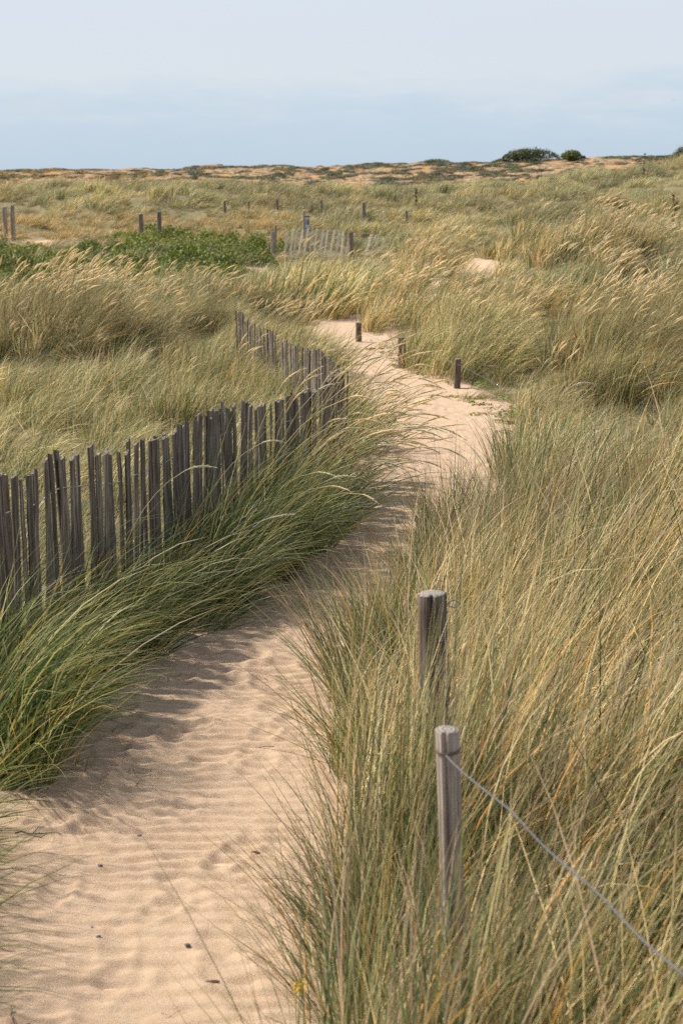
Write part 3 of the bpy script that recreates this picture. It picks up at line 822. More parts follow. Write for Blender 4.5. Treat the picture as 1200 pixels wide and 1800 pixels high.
# ------------------------------------------------------------------ fences
def slat_mesh(seed, mat, w, th, name='slat'):
    """a split chestnut pale, one metre high, with wavy edges and a cut top"""
    r = np.random.default_rng(seed)
    rows = 12; V = []
    bend = np.cumsum(r.normal(0, .0022, rows)); wob = np.cumsum(r.normal(0, .0012, rows)); slope = r.uniform(-.012, .012)
    tw = r.uniform(-.25, .25)
    n = 8
    for i in range(rows):
        t = i / (rows - 1); ww = w * (1 - .12 * t) * (1 + .06 * r.normal()) / 2; hh = th / 2 * (1 + .1 * r.normal())
        for (a, b) in ((-1, -.55), (-.75, -1), (.0, -1.15), (.75, -1), (1, -.55), (.9, .7), (0, 1.), (-.9, .7)):
            an = tw * t; x, y = a * ww, b * hh
            z = t + (slope * a if i == rows - 1 else 0)
            V.append((bend[i] + x * math.cos(an) - y * math.sin(an), wob[i] + x * math.sin(an) + y * math.cos(an), z))
    Fc = [(i * n + k, i * n + (k + 1) % n, (i + 1) * n + (k + 1) % n, (i + 1) * n + k) for i in range(rows - 1) for k in range(n)]
    Fc.append(tuple(range(n - 1, -1, -1))); Fc.append(tuple((rows - 1) * n + k for k in range(n)))
    return mesh_from(name, V, Fc, mat, False)

def fence(label, tops, pitch, mat, wmat, seed, drops, lean=0., leansd=.03, skip=(), group=None, wd=(.030, .056), face=0.):
    tops = np.asarray(tops, float); r = np.random.default_rng(seed)
    seg = np.hypot(np.diff(tops[:, 0]), np.diff(tops[:, 1])); s = np.concatenate([[0], np.cumsum(seg)])
    meshes = [slat_mesh(seed * 50 + k, mat, wd[0] + (wd[1] - wd[0]) * k / 9, r.uniform(.010, .017)) for k in range(10)]
    mid = tops[len(tops) // 2]
    root = thing('picket_fence', label, 'fence', (mid[0], mid[1], float(H(mid[0], mid[1]))), group)
    off = np.array(root.location)
    q = pitch * .5; wires = [[] for _ in drops]; count = 0
    while q < s[-1]:
        p = np.array([np.interp(q, s, tops[:, i]) for i in range(3)]); p2 = np.array([np.interp(min(q + .05, s[-1]), s, tops[:, i]) for i in range(3)])
        p1 = np.array([np.interp(max(q - .05, 0), s, tops[:, i]) for i in range(3)])
        d = p2 - p1; an = math.atan2(d[1], d[0])
        zb = float(H(p[0], p[1])) - .06
        for wv, dr in zip(wires, drops): wv.append((p[0], p[1], p[2] - dr + r.normal(0, .004)))
        if count not in skip:
            top = p[2] + r.normal(0, .020)
            o = obj('slat', meshes[r.integers(10)], root, np.array([p[0], p[1], zb]) - off)
            o.scale = (r.uniform(.85, 1.1), 1, top - zb)
            ln = lean + r.normal(0, leansd)
            o.rotation_mode = 'XYZ'; o.rotation_euler = (r.normal(0, .015), ln, an + face + r.normal(0, .06))
            # keep the top where it is: move the foot back by the lean
            o.location.x -= math.sin(ln) * math.cos(an) * (top - zb) * .5; o.location.y -= math.sin(ln) * math.sin(an) * (top - zb) * .5
        q += pitch * r.uniform(.72, 1.28); count += 1
    for wv in wires:
        wv = np.array(wv)
        pts = [];
        for i in range(len(wv) - 1):
            t = wv[i + 1] - wv[i]; t /= np.linalg.norm(t); nrm = np.array([t[1], -t[0], 0])
            pts += [wv[i] + nrm * .011, (wv[i] + wv[i + 1]) / 2 + nrm * .002]
        V, Fc = twisted(np.array(pts), .0019, .0022, .03, .008)
        me = mesh_from('wire', V, Fc, wmat); o = obj('wire', me, root, -off)
    return root, count

root, c1 = fence('long weathered grey paling fence at the left edge beside the path', FT, .0605, m_slat, m_wire2, 3, (.17, .62), 0, .045, wd=(.050, .086))
print('near slats', c1)
# the run of the same fence that carries on out of view towards the viewer: one mesh, past the hundred slats shown
rq = np.random.default_rng(77); pr_ = []; off = np.array(root.location); st = np.array([FT[0, 0] - .02, FT[0, 1] - .06, FT[0, 2]]); dv = np.array([-.045, -.041, .0012]); wl = [[], []]
for k in range(30):
    p = st + dv * k * 1.0; zb = float(H(p[0], p[1])) - .06; hgt = p[2] + rq.normal(0, .02) - zb; an = math.atan2(dv[1], dv[0]) + rq.normal(0, .06); w_ = rq.uniform(.045, .07)
    V, Fc = ([(x, y, z) for z in (0, .5, 1) for x, y in ((-.5, -.5), (0, -.62), (.5, -.5), (.5, .5), (-.5, .5))], [(i * 5 + j, i * 5 + (j + 1) % 5, i * 5 + 5 + (j + 1) % 5, i * 5 + 5 + j) for i in range(2) for j in range(5)] + [(10, 11, 12, 13, 14)])
    ln = rq.normal(0, .04); Q = []
    for x, y, z in V:
        x2 = x * w_ * (1 - .1 * z) + ln * z * hgt; y2 = y * .014
        Q.append((p[0] - off[0] + x2 * math.cos(an) - y2 * math.sin(an), p[1] - off[1] + x2 * math.sin(an) + y2 * math.cos(an), zb - off[2] + z * hgt))
    pr_.append((Q, Fc))
    for i, dr in enumerate((.17, .62)): wl[i].append((p[0] - off[0] - .011, p[1] - off[1] + .011, p[2] - dr - off[2]))
V, Fc = join(pr_); o = obj('slat', mesh_from('slat_run', V, Fc, m_slat, False), root); o['kind'] = 'stuff'
for q in wl:
    V, Fc = twisted(q, .0019, .0022, .03, .008); obj('wire', mesh_from('wire', V, Fc, m_wire2), root)
f2 = [at(*p) for p in ((594, 640, 13.4), (566, 617, 14.3), (540, 614, 14.8), (512, 608, 15.3), (494, 600, 15.8))]
root, c2 = fence('short dark paling fence section bending back behind the end of the long one', f2, .078, m_slat, m_wire, 4, (.2, .55), 0, .03)
f3 = [at(*p) for p in ((485, 586, 16.3), (466, 578, 16.7), (447, 572, 17.1), (434, 562, 17.6), (424, 552, 18.1), (415, 543, 18.5))]
root, c3 = fence('farthest dark paling section climbing left towards the grass clump', f3, .08, m_slat, m_wire, 5, (.2, .55), 0, .04)
print('slats', c2, c3)
# bleached far fence
f4 = [at(*p) for p in ((498, 408, 48.5), (512, 404, 48.6), (540, 400, 48.8), (580, 404, 49), (622, 409, 49.2))]
root, c4 = fence('whitish bleached paling fence beyond the bend, slats tilting to the right', f4, .165, m_white, m_wire, 6, (.18, .6), .17, .04, wd=(.055, .08), skip=(), face=-.15)
f5 = [at(*p) for p in ((643, 411, 49.4), (668, 414, 49.6), (690, 418, 49.8), (714, 416, 50.0))]
root, c5 = fence('whitish paling section sinking into golden grass, right of the gap', f5, .18, m_white, m_wire, 8, (.18, .5), .27, .07, wd=(.06, .10), skip=(6,), face=-.15)
print('far slats', c4, c5)

# ------------------------------------------------------------------ posts
def post_mesh(seed, rad, h, mat, crack=True, tilt_top=.06, name='wooden_post'):
    r = np.random.default_rng(seed); sides = 40; rows = 26
    ca = r.uniform(-2.0, -1.2); V = []; Fc = []; MI = []
    ph = r.uniform(0, 6.28, 4)
    for i in range(rows):
        t = i / (rows - 1); z = h * t
        for k in range(sides):
            a = 2 * math.pi * k / sides
            q = rad * (1 + .05 * math.sin(2 * a + ph[0]) + .03 * math.sin(3 * a + ph[1] + t * 2) + .02 * math.sin(7 * a + ph[2] + t * 5) + .012 * r.normal())
            q *= 1.06 - .08 * t + .03 * math.sin(t * 9 + ph[3])
            q += rad * .06 * math.sin(11 * a + ph[0] + 2 * math.sin(t * 4))
            if crack:
                da = abs(((a - ca - .15 * math.sin(t * 5) + math.pi) % (2 * math.pi)) - math.pi)
                q -= rad * .55 * max(0, 1 - da / .15) * min(1, max(0, (t - .3) * 3))
                db = abs(((a - ca - 1.1 + .2 * math.sin(t * 4) + math.pi) % (2 * math.pi)) - math.pi); q -= rad * .25 * max(0, 1 - db / .10) * min(1, max(0, (t - .55) * 4))
            V.append((q * math.cos(a), q * math.sin(a), z + (tilt_top * q * math.cos(a + ph[3]) if i == rows - 1 else 0)))
    for i in range(rows - 1):
        for k in range(sides): Fc.append((i * sides + k, i * sides + (k + 1) % sides, (i + 1) * sides + (k + 1) % sides, (i + 1) * sides + k)); MI.append(0)
    # bevelled cut top
    o = (rows - 1) * sides
    for sc_, dz in ((.95, .004), (.5, .002)):
        b = len(V)
        for k in range(sides): x, y, z = V[o + k]; V.append((x * sc_, y * sc_, z + dz))
        for k in range(sides): Fc.append((o + k, o + (k + 1) % sides, b + (k + 1) % sides, b + k)); MI.append(1)
        o = b
    V.append((0, 0, h + .004)); c = len(V) - 1
    for k in range(sides): Fc.append((o + k, o + (k + 1) % sides, c)); MI.append(1)
    return mesh_from(name, V, Fc, [mat, m_end], True, None, MI)

def post(px, py, Y, rad, seed, label, mat=m_post, tilt=(0, 0), group=None, minh=None, deep=.15):
    t = at(px, py, Y); zb = float(H(t[0], t[1])) - deep
    h = max(t[2] - zb, minh or .3)
    o = obj('wooden_post', post_mesh(seed, rad, h, mat), None, (t[0] - math.sin(tilt[1]) * h, t[1], t[2] - h))
    o.rotation_euler = (tilt[0], tilt[1], random.uniform(-.3, .3) if seed > 2 else 0)
    return tag(o, label, 'post', group)
PG = 'posts along the path'; FG = 'posts on the far dune slope'
p1 = post(760, 1044, 4.6, .050, 1, 'thick cracked grey-brown post in the right-hand grass with a wire staple on top', tilt=(0, -.03), group=PG)
p2 = post(786, 1284, 3.3, .028, 2, 'nearest slim grey post, low in the grass with the wire tied to it', m_postpale, (0, -.045), PG)
post(1390, 1890, 2.05, .028, 9, 'slim grey post just out of view that holds the lower end of the wire', m_postpale, (0, 0), PG)
post(706, 593, 19.3, .046, 3, 'tallest mid-distance post, standing clear on the right edge of the sand path', group=PG)
post(630, 567, 22.4, .045, 4, 'dark post where the sand path disappears, left of the tallest one', group=PG)
post(804, 631, 17.4, .040, 5, 'dark post half sunk in grass and green creepers right of the path', group=PG)
def slope_post(px, pyt, pyb, wpx, g, seed, label, mat=m_postpale, y0=47.5):
    """g: how much grass hides its foot"""
    best = (1e9, 50)
    for Y in np.arange(y0, 84, .25):
        p = at(px, pyb, Y); e = abs(float(H(p[0], Y)) + g - p[2])
        if e < best[0] - .02: best = (e, Y)
    Y = best[1]
    return post(px, pyt, Y, wpx * .5 * Y / 2500, seed, label, mat, group=FG)
slope_post(8, 364, 414, 7.5, .12, 6, 'pale post at the far left edge, shorter of its pair')
slope_post(21.5, 361, 416, 7, .12, 7, 'pale post second from the left edge, taller of its pair')
slope_post(247.5, 376, 404, 7, .3, 8, 'shorter of two pale posts above the green leafy band')
slope_post(279.5, 372, 416, 7.5, .15, 10, 'taller of two pale posts above the green leafy band')
post(480, 407, 48.2, .085, 11, 'stout pale post at the left end of the whitish fence', m_postpale, group=FG)
post(484.5, 397, 48.9, .022, 12, 'thin upright stake just behind the stout pale post', m_postpale, group=FG)
post(616.5, 408, 48.9, .08, 13, 'stout dark-topped post in the gap of the whitish fence', group=FG)
slope_post(564.5, 351, 370, 4.5, .42, 14, 'small dark post in the grass right of the sign', m_post)
slope_post(639, 355.5, 366, 8, .45, 15, 'short thick stump of a post above the whitish fence')
slope_post(714, 370, 381, 5, .45, 16, 'small reddish-brown post standing in grass right of the stump', m_post)
slope_post(487, 350, 358, 5, .5, 17, 'small dark post in the grass left of the sign', m_post)
slope_post(395, 353, 358, 4, .5, 18, 'tiny post top farthest left in the slope grass', m_post)
slope_post(437, 354, 359, 4, .5, 19, 'tiny post top in the slope grass, midway along the row', m_post)
post(1123, 521, 27, .05, 20, 'grey post top nearly buried in dry grass at the right', group=PG)

# staple and loop on the cracked post
t = at(786, 1060, 4.58)
ring = [(t[0] + .002 + .018 * (1 + math.cos(a)) , t[1] + .004 * math.sin(a), t[2] + .011 * math.sin(a) - .003) for a in np.linspace(0, 2 * math.pi, 20)]
V, Fc = tube_mesh(ring, .0022, 6); V2, F2 = tube_mesh([(t[0] - .02, t[1], t[2] - .002), (t[0] + .012, t[1], t[2] - .002)], .002, 6)
V, Fc = join([(V, Fc), (V2, F2)])
me = mesh_from('wire_loop', V, Fc, m_wire); lo = obj('wire_loop', me, p1)
bpy.context.view_layer.update(); lo.matrix_parent_inverse = p1.matrix_world.inverted()
# wires along the near posts
def wire(label, pts, rad=.0016, offs=.0018):
    V, Fc = twisted([at(*p) for p in pts], rad, offs)
    V = np.array(V); o0 = V.mean(0); me = mesh_from('fence_wire', V - o0, Fc, m_wire)
    return tag(obj('fence_wire', me, None, o0), label, 'wire', 'strands of wire along the posts')
w1 = wire('twisted grey wire sagging from the nearest post to the lower right corner',
     [(774, 1312, 3.33), (780, 1326, 3.27), (800, 1346, 3.22), (832, 1374, 3.14), (868, 1402, 3.06), (905, 1430, 2.98), (930, 1463, 2.92), (968, 1500, 2.84), (1010, 1536, 2.76), (1052, 1570, 2.68),
      (1095, 1618, 2.58), (1140, 1664, 2.48), (1200, 1712, 2.36), (1290, 1800, 2.2), (1378, 1900, 2.05)], .0016, .0018)
wire('thin slack wire dropping from the cracked post to the nearest one',
     [(787, 1070, 4.56), (784, 1090, 4.5), (781, 1118, 4.42), (785, 1150, 4.3), (780, 1180, 4.15), (784, 1220, 3.9), (778, 1270, 3.55), (777, 1312, 3.3)], .0008, .0009)
V = []
rs = random.Random(4)
ring = []
for k in range(60):
    a = k / 60 * 2 * math.pi * 2.4; ring.append((.030 * math.cos(a), .030 * math.sin(a), .0035 * a / 6.28))
t = at(783, 1320, 3.3); V, Fc = tube_mesh(ring, .0017, 5)
me = mesh_from('wire_wrap', V, Fc, m_rust); o = obj('wire_wrap', me, p2, (0.0, 0, t[2] - float(p2.location.z)))
wire('fine wire running between the three mid-distance posts', [(630, 583, 22.35), (668, 598, 20.9), (706, 609, 19.25), (755, 622, 18.3), (804, 640, 17.35), (900, 690, 15.6)], .0014, .0012)

# ------------------------------------------------------------------ sign
t = at(534, 371, 50.5); zb = float(H(t[0], t[1]))
sg = thing('trail_sign', 'small information sign on a tan post behind the whitish fence', 'sign', (t[0], t[1], zb))
obj('post', post_mesh(40, .055, t[2] - zb + .1, m_postgold, False, name='post'), sg, (0, 0, -.1))
def boxv(x0, x1, y0, y1, z0, z1):
    V = [(x, y, z) for z in (z0, z1) for y in (y0, y1) for x in (x0, x1)]
    return V, [(0, 2, 3, 1), (4, 5, 7, 6), (0, 1, 5, 4), (2, 6, 7, 3), (0, 4, 6, 2), (1, 3, 7, 5)]
top = t[2] - zb
m_frame = simple_mat('sign_backing', (.25, .22, .21)); m_blue = simple_mat('sign_blue', (.38, .50, .58)); m_red = simple_mat('sign_red', (.16, .06, .06)); m_grey = simple_mat('sign_print', (.33, .30, .32)); m_dk = simple_mat('sign_dark', (.04, .035, .04))
pn = obj('panel', mesh_from('panel', *boxv(.02, .20, -.075, -.055, top - .62, top - .16), m_frame, False), sg)
for nm, z0, z1, x0, x1, m in (('header_band', top - .20, top - .165, .025, .195, m_red), ('upper_picture', top - .29, top - .205, .03, .195, m_blue),
                              ('text_block', top - .44, top - .295, .03, .12, m_grey), ('dark_mark', top - .45, top - .33, .135, .165, m_dk), ('lower_picture', top - .58, top - .46, .05, .195, m_blue)):
    obj(nm, mesh_from(nm, *boxv(x0, x1, -.080, -.0755, z0, z1), m, False), pn)
V, Fc = tube_mesh([(-.085, 0, top - .30), (-.05, 0, top - .30)], .022, 8)
obj('insulator', mesh_from('insulator', V, Fc, simple_mat('white_plastic', (.7, .7, .68))), sg)

# ------------------------------------------------------------------ shrubs on the skyline
m_shrub, nt, out = new_mat('shrub_leaf')
a = N(nt, 'Attribute', attribute_name='col'); p = N(nt, 'BsdfPrincipled'); nt.links.new(a.outputs['Color'], p.inputs['Base Color']); p.inputs['Roughness'].default_value = .6
trl = N(nt, 'BsdfTranslucent'); nt.links.new(a.outputs['Color'], trl.inputs['Color']); mx = N(nt, 'MixShader'); mx.inputs[0].default_value = .25
nt.links.new(p.outputs[0], mx.inputs[1]); nt.links.new(trl.outputs[0], mx.inputs[2]); nt.links.new(mx.outputs[0], out.inputs['Surface'])
m_bark = simple_mat('shrub_bark', (.12, .09, .06), .9)
def shrub(px0, px1, pytop, pybase, Y, label, cols, seed, n=2600, name='shrub', leaf=.16, skew=.08):
    r = np.random.default_rng(seed)
    a, b = at(px0, pybase, Y), at(px1, pybase, Y); zt = at(px0, pytop, Y)[2]; cx = (a[0] + b[0]) / 2; wd_ = (b[0] - a[0])
    zb = min(float(H(cx, Y)), a[2]) ; h = zt - zb
    root = thing(name, label, 'shrub', (cx, Y, zb), 'shrubs on the skyline')
    lobes = [(r.uniform(-.36, .36) * wd_, r.uniform(-.25, .25) * wd_, r.uniform(.5, .8) * h, r.uniform(.16, .3) * wd_) for _ in range(9)]
    lobes.append((0, 0, h * .55, wd_ * .4)); Vv = []; cc = []
    for k in range(n):
        lx_, ly_, lz, lr = lobes[r.integers(len(lobes))]
        d = r.normal(0, 1, 3); d /= np.linalg.norm(d); q = lr * r.uniform(.72, 1.06)
        c = np.array([lx_ + d[0] * q, ly_ + d[1] * q, lz + d[2] * min(q, h * .42) ])
        if c[2] < 0 or abs(c[0]) > wd_ * .56: continue
        env = h * (max(0, 1 - abs((c[0] - skew * wd_) / (wd_ * (.58 + skew * (1 if c[0] < skew * wd_ else -1)))) ** 2.0)) ** .6
        c[2] = min(c[2], env * (r.uniform(.74, 1.03) if r.random() < .9 else r.uniform(1.0, 1.22)) + .04)
        nrm = d + r.normal(0, .45, 3); nrm /= np.linalg.norm(nrm); t_ = np.cross(nrm, r.normal(0, 1, 3)); t_ /= np.linalg.norm(t_); b_ = np.cross(nrm, t_)
        s_ = leaf * r.uniform(.5, 1.3); Vv += [c - t_ * s_ * .5, c + b_ * s_ * .3, c + t_ * s_ * .5, c - b_ * s_ * .3]
        col = np.array(cols[r.integers(len(cols))]) * r.uniform(.7, 1.25); cc += [col] * 4
    obj('foliage', mesh_from('foliage', np.array(Vv), np.arange(len(Vv)).reshape(-1, 4), m_shrub, False, np.array(cc)), root)
    parts = []
    for k in range(5):
        an = r.uniform(0, 6.28); e = np.array([math.cos(an) * wd_ * .25, math.sin(an) * wd_ * .2, h * .7])
        parts.append(tube_mesh([(0, 0, -.2), e * .4 + r.normal(0, .05, 3), e], [.06, .04, .015], 6))
    V, Fc = join(parts); obj('stem', mesh_from('stem', V, Fc, m_bark), root)
DG = [(.05, .07, .02), (.075, .095, .03), (.10, .12, .035), (.06, .08, .035)]
shrub(884, 982, 262, 287, 120, 'widest dark green dome of shrub on the skyline', DG, 61, 5200)
shrub(984, 1021, 265, 284, 118, 'smaller yellow-green shrub right of the widest one', [(.12, .16, .03), (.18, .21, .04), (.07, .1, .03)], 62, 2400)
shrub(1016, 1032, 274, 284, 119, 'small dark tail of shrub at the right end of the group', DG, 63, 900, leaf=.12)
shrub(862, 892, 280, 290, 121, 'low dark shrub tapering left of the widest one', DG, 64, 1000, leaf=.12)
shrub(742, 792, 280, 291, 122, 'flat low green shrub alone on the middle of the skyline', [(.09, .12, .03), (.13, .15, .045)], 65, 1300, leaf=.12)
shrub(1178, 1236, 256, 282, 96, 'dark shrub cut off by the right edge on the skyline', DG, 66, 3000, leaf=.14, skew=0)

# ------------------------------------------------------------------ dried weed stalks
m_stalk = simple_mat('dried_stalk', (.09, .055, .03), .9)
def stalk(px, pytop, pyb, Y, label, seed, rad=.012, leafy=True):
    r = np.random.default_rng(seed); a = at(px, pyb, Y); b = at(px, pytop, Y); z0 = min(a[2], float(H(a[0], Y)) + .3); h = b[2] - z0
    parts = []; pts = [(r.normal(0, .006) * k, 0, h * k / 8) for k in range(9)]
    parts.append(tube_mesh(pts, np.linspace(rad, rad * .4, 9), 6))
    for k in range(16 if leafy else 8):
        z = h * r.uniform(.15, .97); an = r.uniform(0, 6.28); L = h * r.uniform(.04, .12)
        e = np.array([math.cos(an) * L, math.sin(an) * L, z + L * .9]); m_ = np.array([math.cos(an) * L * .6, math.sin(an) * L * .6, z + L * .3])
        parts.append(tube_mesh([(0, 0, z), m_, e], [rad * .4, rad * 1.3, rad * .3], 5))
    V, Fc = join(parts); tag(obj('dried_weed', mesh_from('dried_weed', V, Fc, m_stalk), None, (a[0], Y, z0)), label, 'weed', 'dried weed stalks')
stalk(1183, 341, 392, 46, 'tall dark branching weed stalk near the right edge below the skyline', 71, .02)
stalk(1129, 296, 328, 72, 'dark brown weed stalk on the grassy slope under the right skyline', 72, .03)
stalk(731, 330, 352, 64, 'short dark weed spike in the slope grass above the small posts', 73, .025)
stalk(1049, 848, 890, 9.3, 'small brown seeding dock stalk among the green grass at right', 74, .004)
stalk(1132, 270, 281, 84, 'little green-black spike poking over the right skyline', 75, .02)

# ------------------------------------------------------------------ flowers, pebbles, bird
m_pet_y = simple_mat('yellow_petals', (.80, .62, .02)); m_pet_p = simple_mat('pink_petals', (.72, .42, .55)); m_green = simple_mat('flower_green', (.10, .16, .05)); m_cen = simple_mat('flower_centre', (.65, .35, .03))
def flower(px, py, Y, label, size, mat, seed, heads_=1, stemh=.25):
    r = np.random.default_rng(seed); c = at(px, py, Y); zb = float(H(c[0], Y)); hgt = max(.03, c[2] - zb)
    root = thing('wildflower', label, 'flower', (c[0], c[1], zb), 'small flowers')
    for k in range(heads_):
        o = np.array([r.normal(0, size * .8), r.normal(0, size * .5), hgt + r.normal(0, size * .6)]) if heads_ > 1 else np.array([0, 0, hgt])
        V, Fc = tube_mesh([(0, 0, 0), o * np.array([.4, .4, .55]), o], [.0016, .0013, .001], 5); obj('stem', mesh_from('stem', V, Fc, m_green), root)
        V = []; Fc = []; ax = np.array([r.normal(0, .3), -.7, .7]); ax /= np.linalg.norm(ax); t_ = np.cross(ax, [1, 0, 0]); t_ /= np.linalg.norm(t_); b_ = np.cross(ax, t_)
        np_ = 9 if mat is m_pet_y else 5
        for j in range(np_):
            a = 2 * math.pi * j / np_; w_ = 2.4 / np_; i0 = len(V)
            for rr, aa, up in ((.1, 0, 0), (.7, -w_ / 2, .1), (1., 0, .22), (.7, w_ / 2, .1)):
                V.append(o + size * rr * (t_ * math.cos(a + aa) + b_ * math.sin(a + aa)) + ax * size * up)
            Fc.append((i0, i0 + 1, i0 + 2, i0 + 3))
        obj('petals', mesh_from('petals', V, Fc, mat), root)
        V, Fc = tube_mesh([o, o + ax * size * .25], [size * .28, size * .15], 8); obj('flower_centre', mesh_from('flower_centre', V, Fc, m_cen), root)
flower(521, 1737, 3.50, 'bright yellow wildflower at the foot of the right-hand grass', .019, m_pet_y, 81, 3)
flower(652, 599, 21.6, 'pink bloom in dry grass between the two upright posts', .035, m_pet_p, 82)
flower(674, 630, 20.2, 'left of two pink blooms low on the right path edge', .026, m_pet_p, 83)
flower(684, 632, 20.1, 'right of two pink blooms low on the right path edge', .026, m_pet_p, 84)

# rabbit-tail head beside the cracked post
c = at(816, 1141, 4.3); zb = float(H(c[0], c[1]))
root = thing('fluffy_seed_head', 'oval fluffy tan seed head right of the cracked post', 'seed head', (c[0], c[1], zb))
hz = c[2] - zb
V, Fc = tube_mesh([(0, 0, 0), (.01, 0, hz * .6), (0, 0, hz - .02)], .0012, 5); obj('stem', mesh_from('stem', V, Fc, m_green), root)
V, Fc = tube_mesh([(0, 0, hz - .022), (0, 0, hz - .015), (0, 0, hz), (.002, 0, hz + .014), (.003, 0, hz + .022)], [.002, .008, .0105, .007, .001], 10)
obj('seed_tuft', mesh_from('seed_tuft', V, Fc, simple_mat('fluff', (.55, .38, .2), .95)), root)

m_peb = simple_mat('dark_pebble', (.10, .10, .11), .6); m_bark2 = simple_mat('bark_chip', (.07, .04, .03), .9)
def pebble(px, py, size, seed, label, mat=m_peb, flat=.6, long=1.3):
    x, y = base_point(px, py); r = np.random.default_rng(seed)
    V = []; Fc = []; nr, ns = 7, 10
    for i in range(nr):
        th = math.pi * i / (nr - 1)
        for k in range(ns):
            a = 2 * math.pi * k / ns; q = size / 2 * (1 + .12 * math.sin(2 * a + seed) + .08 * r.normal())
            V.append((q * long * math.sin(th) * math.cos(a), q * math.sin(th) * math.sin(a), q * flat * math.cos(th)))
    for i in range(nr - 1):
        for k in range(ns): Fc.append((i * ns + k, (i + 1) * ns + k, (i + 1) * ns + (k + 1) % ns, i * ns + (k + 1) % ns))
    nm = 'bark_chip' if mat is m_bark2 else 'pebble'
    o = obj(nm, mesh_from(nm, V, Fc, mat), None, (x, y, sand_z(x, y) + size * flat * .3)); o.rotation_euler[2] = r.uniform(-.5, .5)
    tag(o, label, 'pebble' if mat is m_peb else 'bark chip', 'pebbles on the sand')
pebble(246, 1482, .014, 91, 'small grey pebble in the middle of the sand, highest of the pebbles')
pebble(177, 1537, .014, 92, 'dark pebble on the sand left of centre')
pebble(25, 1792, .016, 93, 'dark pebble in the bottom left corner of the sand')
pebble(174, 1663, .013, 94, 'dark brown pebble pressed in a footprint hollow')
pebble(330, 1677, .014, 95, 'bluish grey pebble near the right side of the lower path')
pebble(163, 1644, .009, 98, 'tiniest black pebble above the footprint hollow')
pebble(371, 1742, .026, 96, 'flat dark brown bark chip near the bottom of the path', m_bark2, .3, 1.9)
pebble(449, 1510, .022, 97, 'reddish brown bark chip by the right-hand grass', m_bark2, .35, 1.6)
# twig
x, y = base_point(70, 1480)
pts = [(-.09 + .022 * k, .008 * math.sin(k * 1.3), .004 + .003 * math.sin(k * 2.)) for k in range(9)]
V, Fc = join([tube_mesh(pts, np.linspace(.003, .0012, 9), 6), tube_mesh([pts[3], (-.01, .03, .012), (.01, .045, .01)], [.0018, .0014, .0008], 5)])
tag(obj('twig', mesh_from('twig', V, Fc, m_bark2), None, (x, y, sand_z(x, y) + .004)), 'thin dark twig lying on shaded sand at the left edge', 'twig')

# bird, very far
c = at(1182, 177, 260)
V = [(0, -.35, 0), (0, .4, .02), (.07, 0, .05), (-.07, 0, .05), (0, 0, -.06), (.45, .05, .18), (.95, -.15, .1), (.5, -.15, .16), (-.45, .05, .18), (-.95, -.15, .1), (-.5, -.15, .16), (.12, -.48, .01), (-.12, -.48, .01)]
Fc = [(0, 2, 1), (0, 1, 3), (0, 4, 2), (4, 1, 2), (0, 3, 4), (4, 3, 1), (2, 5, 6, 7), (3, 10, 9, 8), (0, 11, 12)]
tag(obj('bird', mesh_from('bird', V, Fc, simple_mat('dark_feathers', (.06, .06, .07)), False), None, c), 'tiny dark bird flying high at the right of the sky', 'bird')

# ------------------------------------------------------------------ light and sky
SUN = Vector((-.93, .34, 0)).normalized(); EL = R(50)
sv = Vector((SUN.x * math.cos(EL), SUN.y * math.cos(EL), math.sin(EL)))
ld = bpy.data.lights.new('sun', 'SUN'); ld.energy = 5.0; ld.angle = R(2.2); ld.color = (1, .93, .82)
lo = bpy.data.objects.new('sun', ld); C.objects.link(lo); lo.rotation_euler = (-sv).to_track_quat('-Z', 'Y').to_euler()

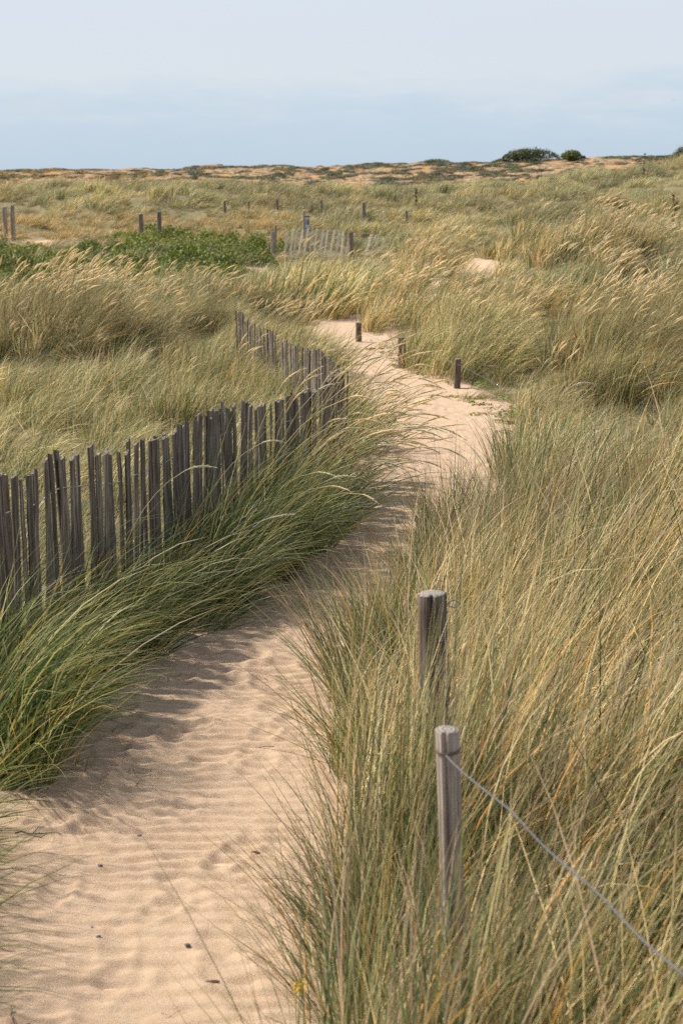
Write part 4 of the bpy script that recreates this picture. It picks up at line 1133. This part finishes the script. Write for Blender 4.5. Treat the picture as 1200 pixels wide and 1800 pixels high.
wd = bpy.data.worlds.new('World'); scene.world = wd; wd.use_nodes = True; nt = wd.node_tree
for n_ in list(nt.nodes): nt.nodes.remove(n_)
sky = N(nt, 'TexSky', sky_type='NISHITA'); sky.sun_disc = False; sky.sun_elevation = EL; sky.sun_rotation = math.atan2(sv.x, sv.y) ; sky.air_density = 1.0; sky.dust_density = 2.0
bg1 = N(nt, 'Background'); bg1.inputs['Strength'].default_value = .1; nt.links.new(sky.outputs[0], bg1.inputs['Color'])
tc = N(nt, 'TexCoord'); sx = N(nt, 'SeparateXYZ'); nt.links.new(tc.outputs['Generated'], sx.inputs[0])
mp = N(nt, 'Mapping'); mp.inputs['Scale'].default_value = (6, 6, 34); nt.links.new(tc.outputs['Generated'], mp.inputs['Vector'])
cl = noise(nt, mp.outputs[0], 1.0, 7, .55)
mp2 = N(nt, 'Mapping'); mp2.inputs['Scale'].default_value = (26, 26, 120); nt.links.new(tc.outputs['Generated'], mp2.inputs['Vector'])
cl2 = noise(nt, mp2.outputs[0], 1.0, 6, .6)
ad = N(nt, 'Math', operation='MULTIPLY_ADD'); nt.links.new(cl, ad.inputs[0]); ad.inputs[1].default_value = .062; nt.links.new(sx.outputs['Z'], ad.inputs[2])
ad2 = N(nt, 'Math', operation='MULTIPLY_ADD'); nt.links.new(cl2, ad2.inputs[0]); ad2.inputs[1].default_value = .044; nt.links.new(ad.outputs[0], ad2.inputs[2])
ad = ad2
colr = ramp(nt, ad.outputs[0], [(.0, (.43, .53, .63)), (.066, (.43, .53, .63)), (.086, (.445, .54, .64)), (.104, (.50, .575, .655)), (.120, (.55, .595, .655)), (.16, (.55, .60, .665)), (.4, (.46, .52, .60)), (1, (.32, .38, .47))])
bg2 = N(nt, 'Background'); bg2.inputs['Strength'].default_value = 1.0; nt.links.new(colr, bg2.inputs['Color'])
ms = N(nt, 'MixShader'); ms.inputs[0].default_value = .88
nt.links.new(bg1.outputs[0], ms.inputs[1]); nt.links.new(bg2.outputs[0], ms.inputs[2])
wo = N(nt, 'OutputWorld'); nt.links.new(ms.outputs[0], wo.inputs['Surface'])

cam = bpy.data.cameras.new('camera'); co = bpy.data.objects.new('camera', cam); C.objects.link(co)
co.location = (0, 0, CAM_Z); co.rotation_euler = (math.pi / 2 - PITCH, 0, 0)
cam.sensor_fit = 'VERTICAL'; cam.sensor_height = 36; cam.sensor_width = 24; cam.lens = 50; cam.clip_end = 20000; cam.clip_start = .05
cam.dof.use_dof = True; cam.dof.focus_distance = 8.3; cam.dof.aperture_fstop = 5.2
scene.camera = co
scene.view_settings.view_transform = 'Standard'; scene.view_settings.look = 'None'; scene.view_settings.exposure = .40; scene.view_settings.gamma = 1
scene.cycles.use_denoising = False; scene.cycles.max_bounces = 6; scene.cycles.diffuse_bounces = 3; scene.cycles.transmission_bounces = 3; scene.cycles.glossy_bounces = 2; scene.cycles.transparent_max_bounces = 4
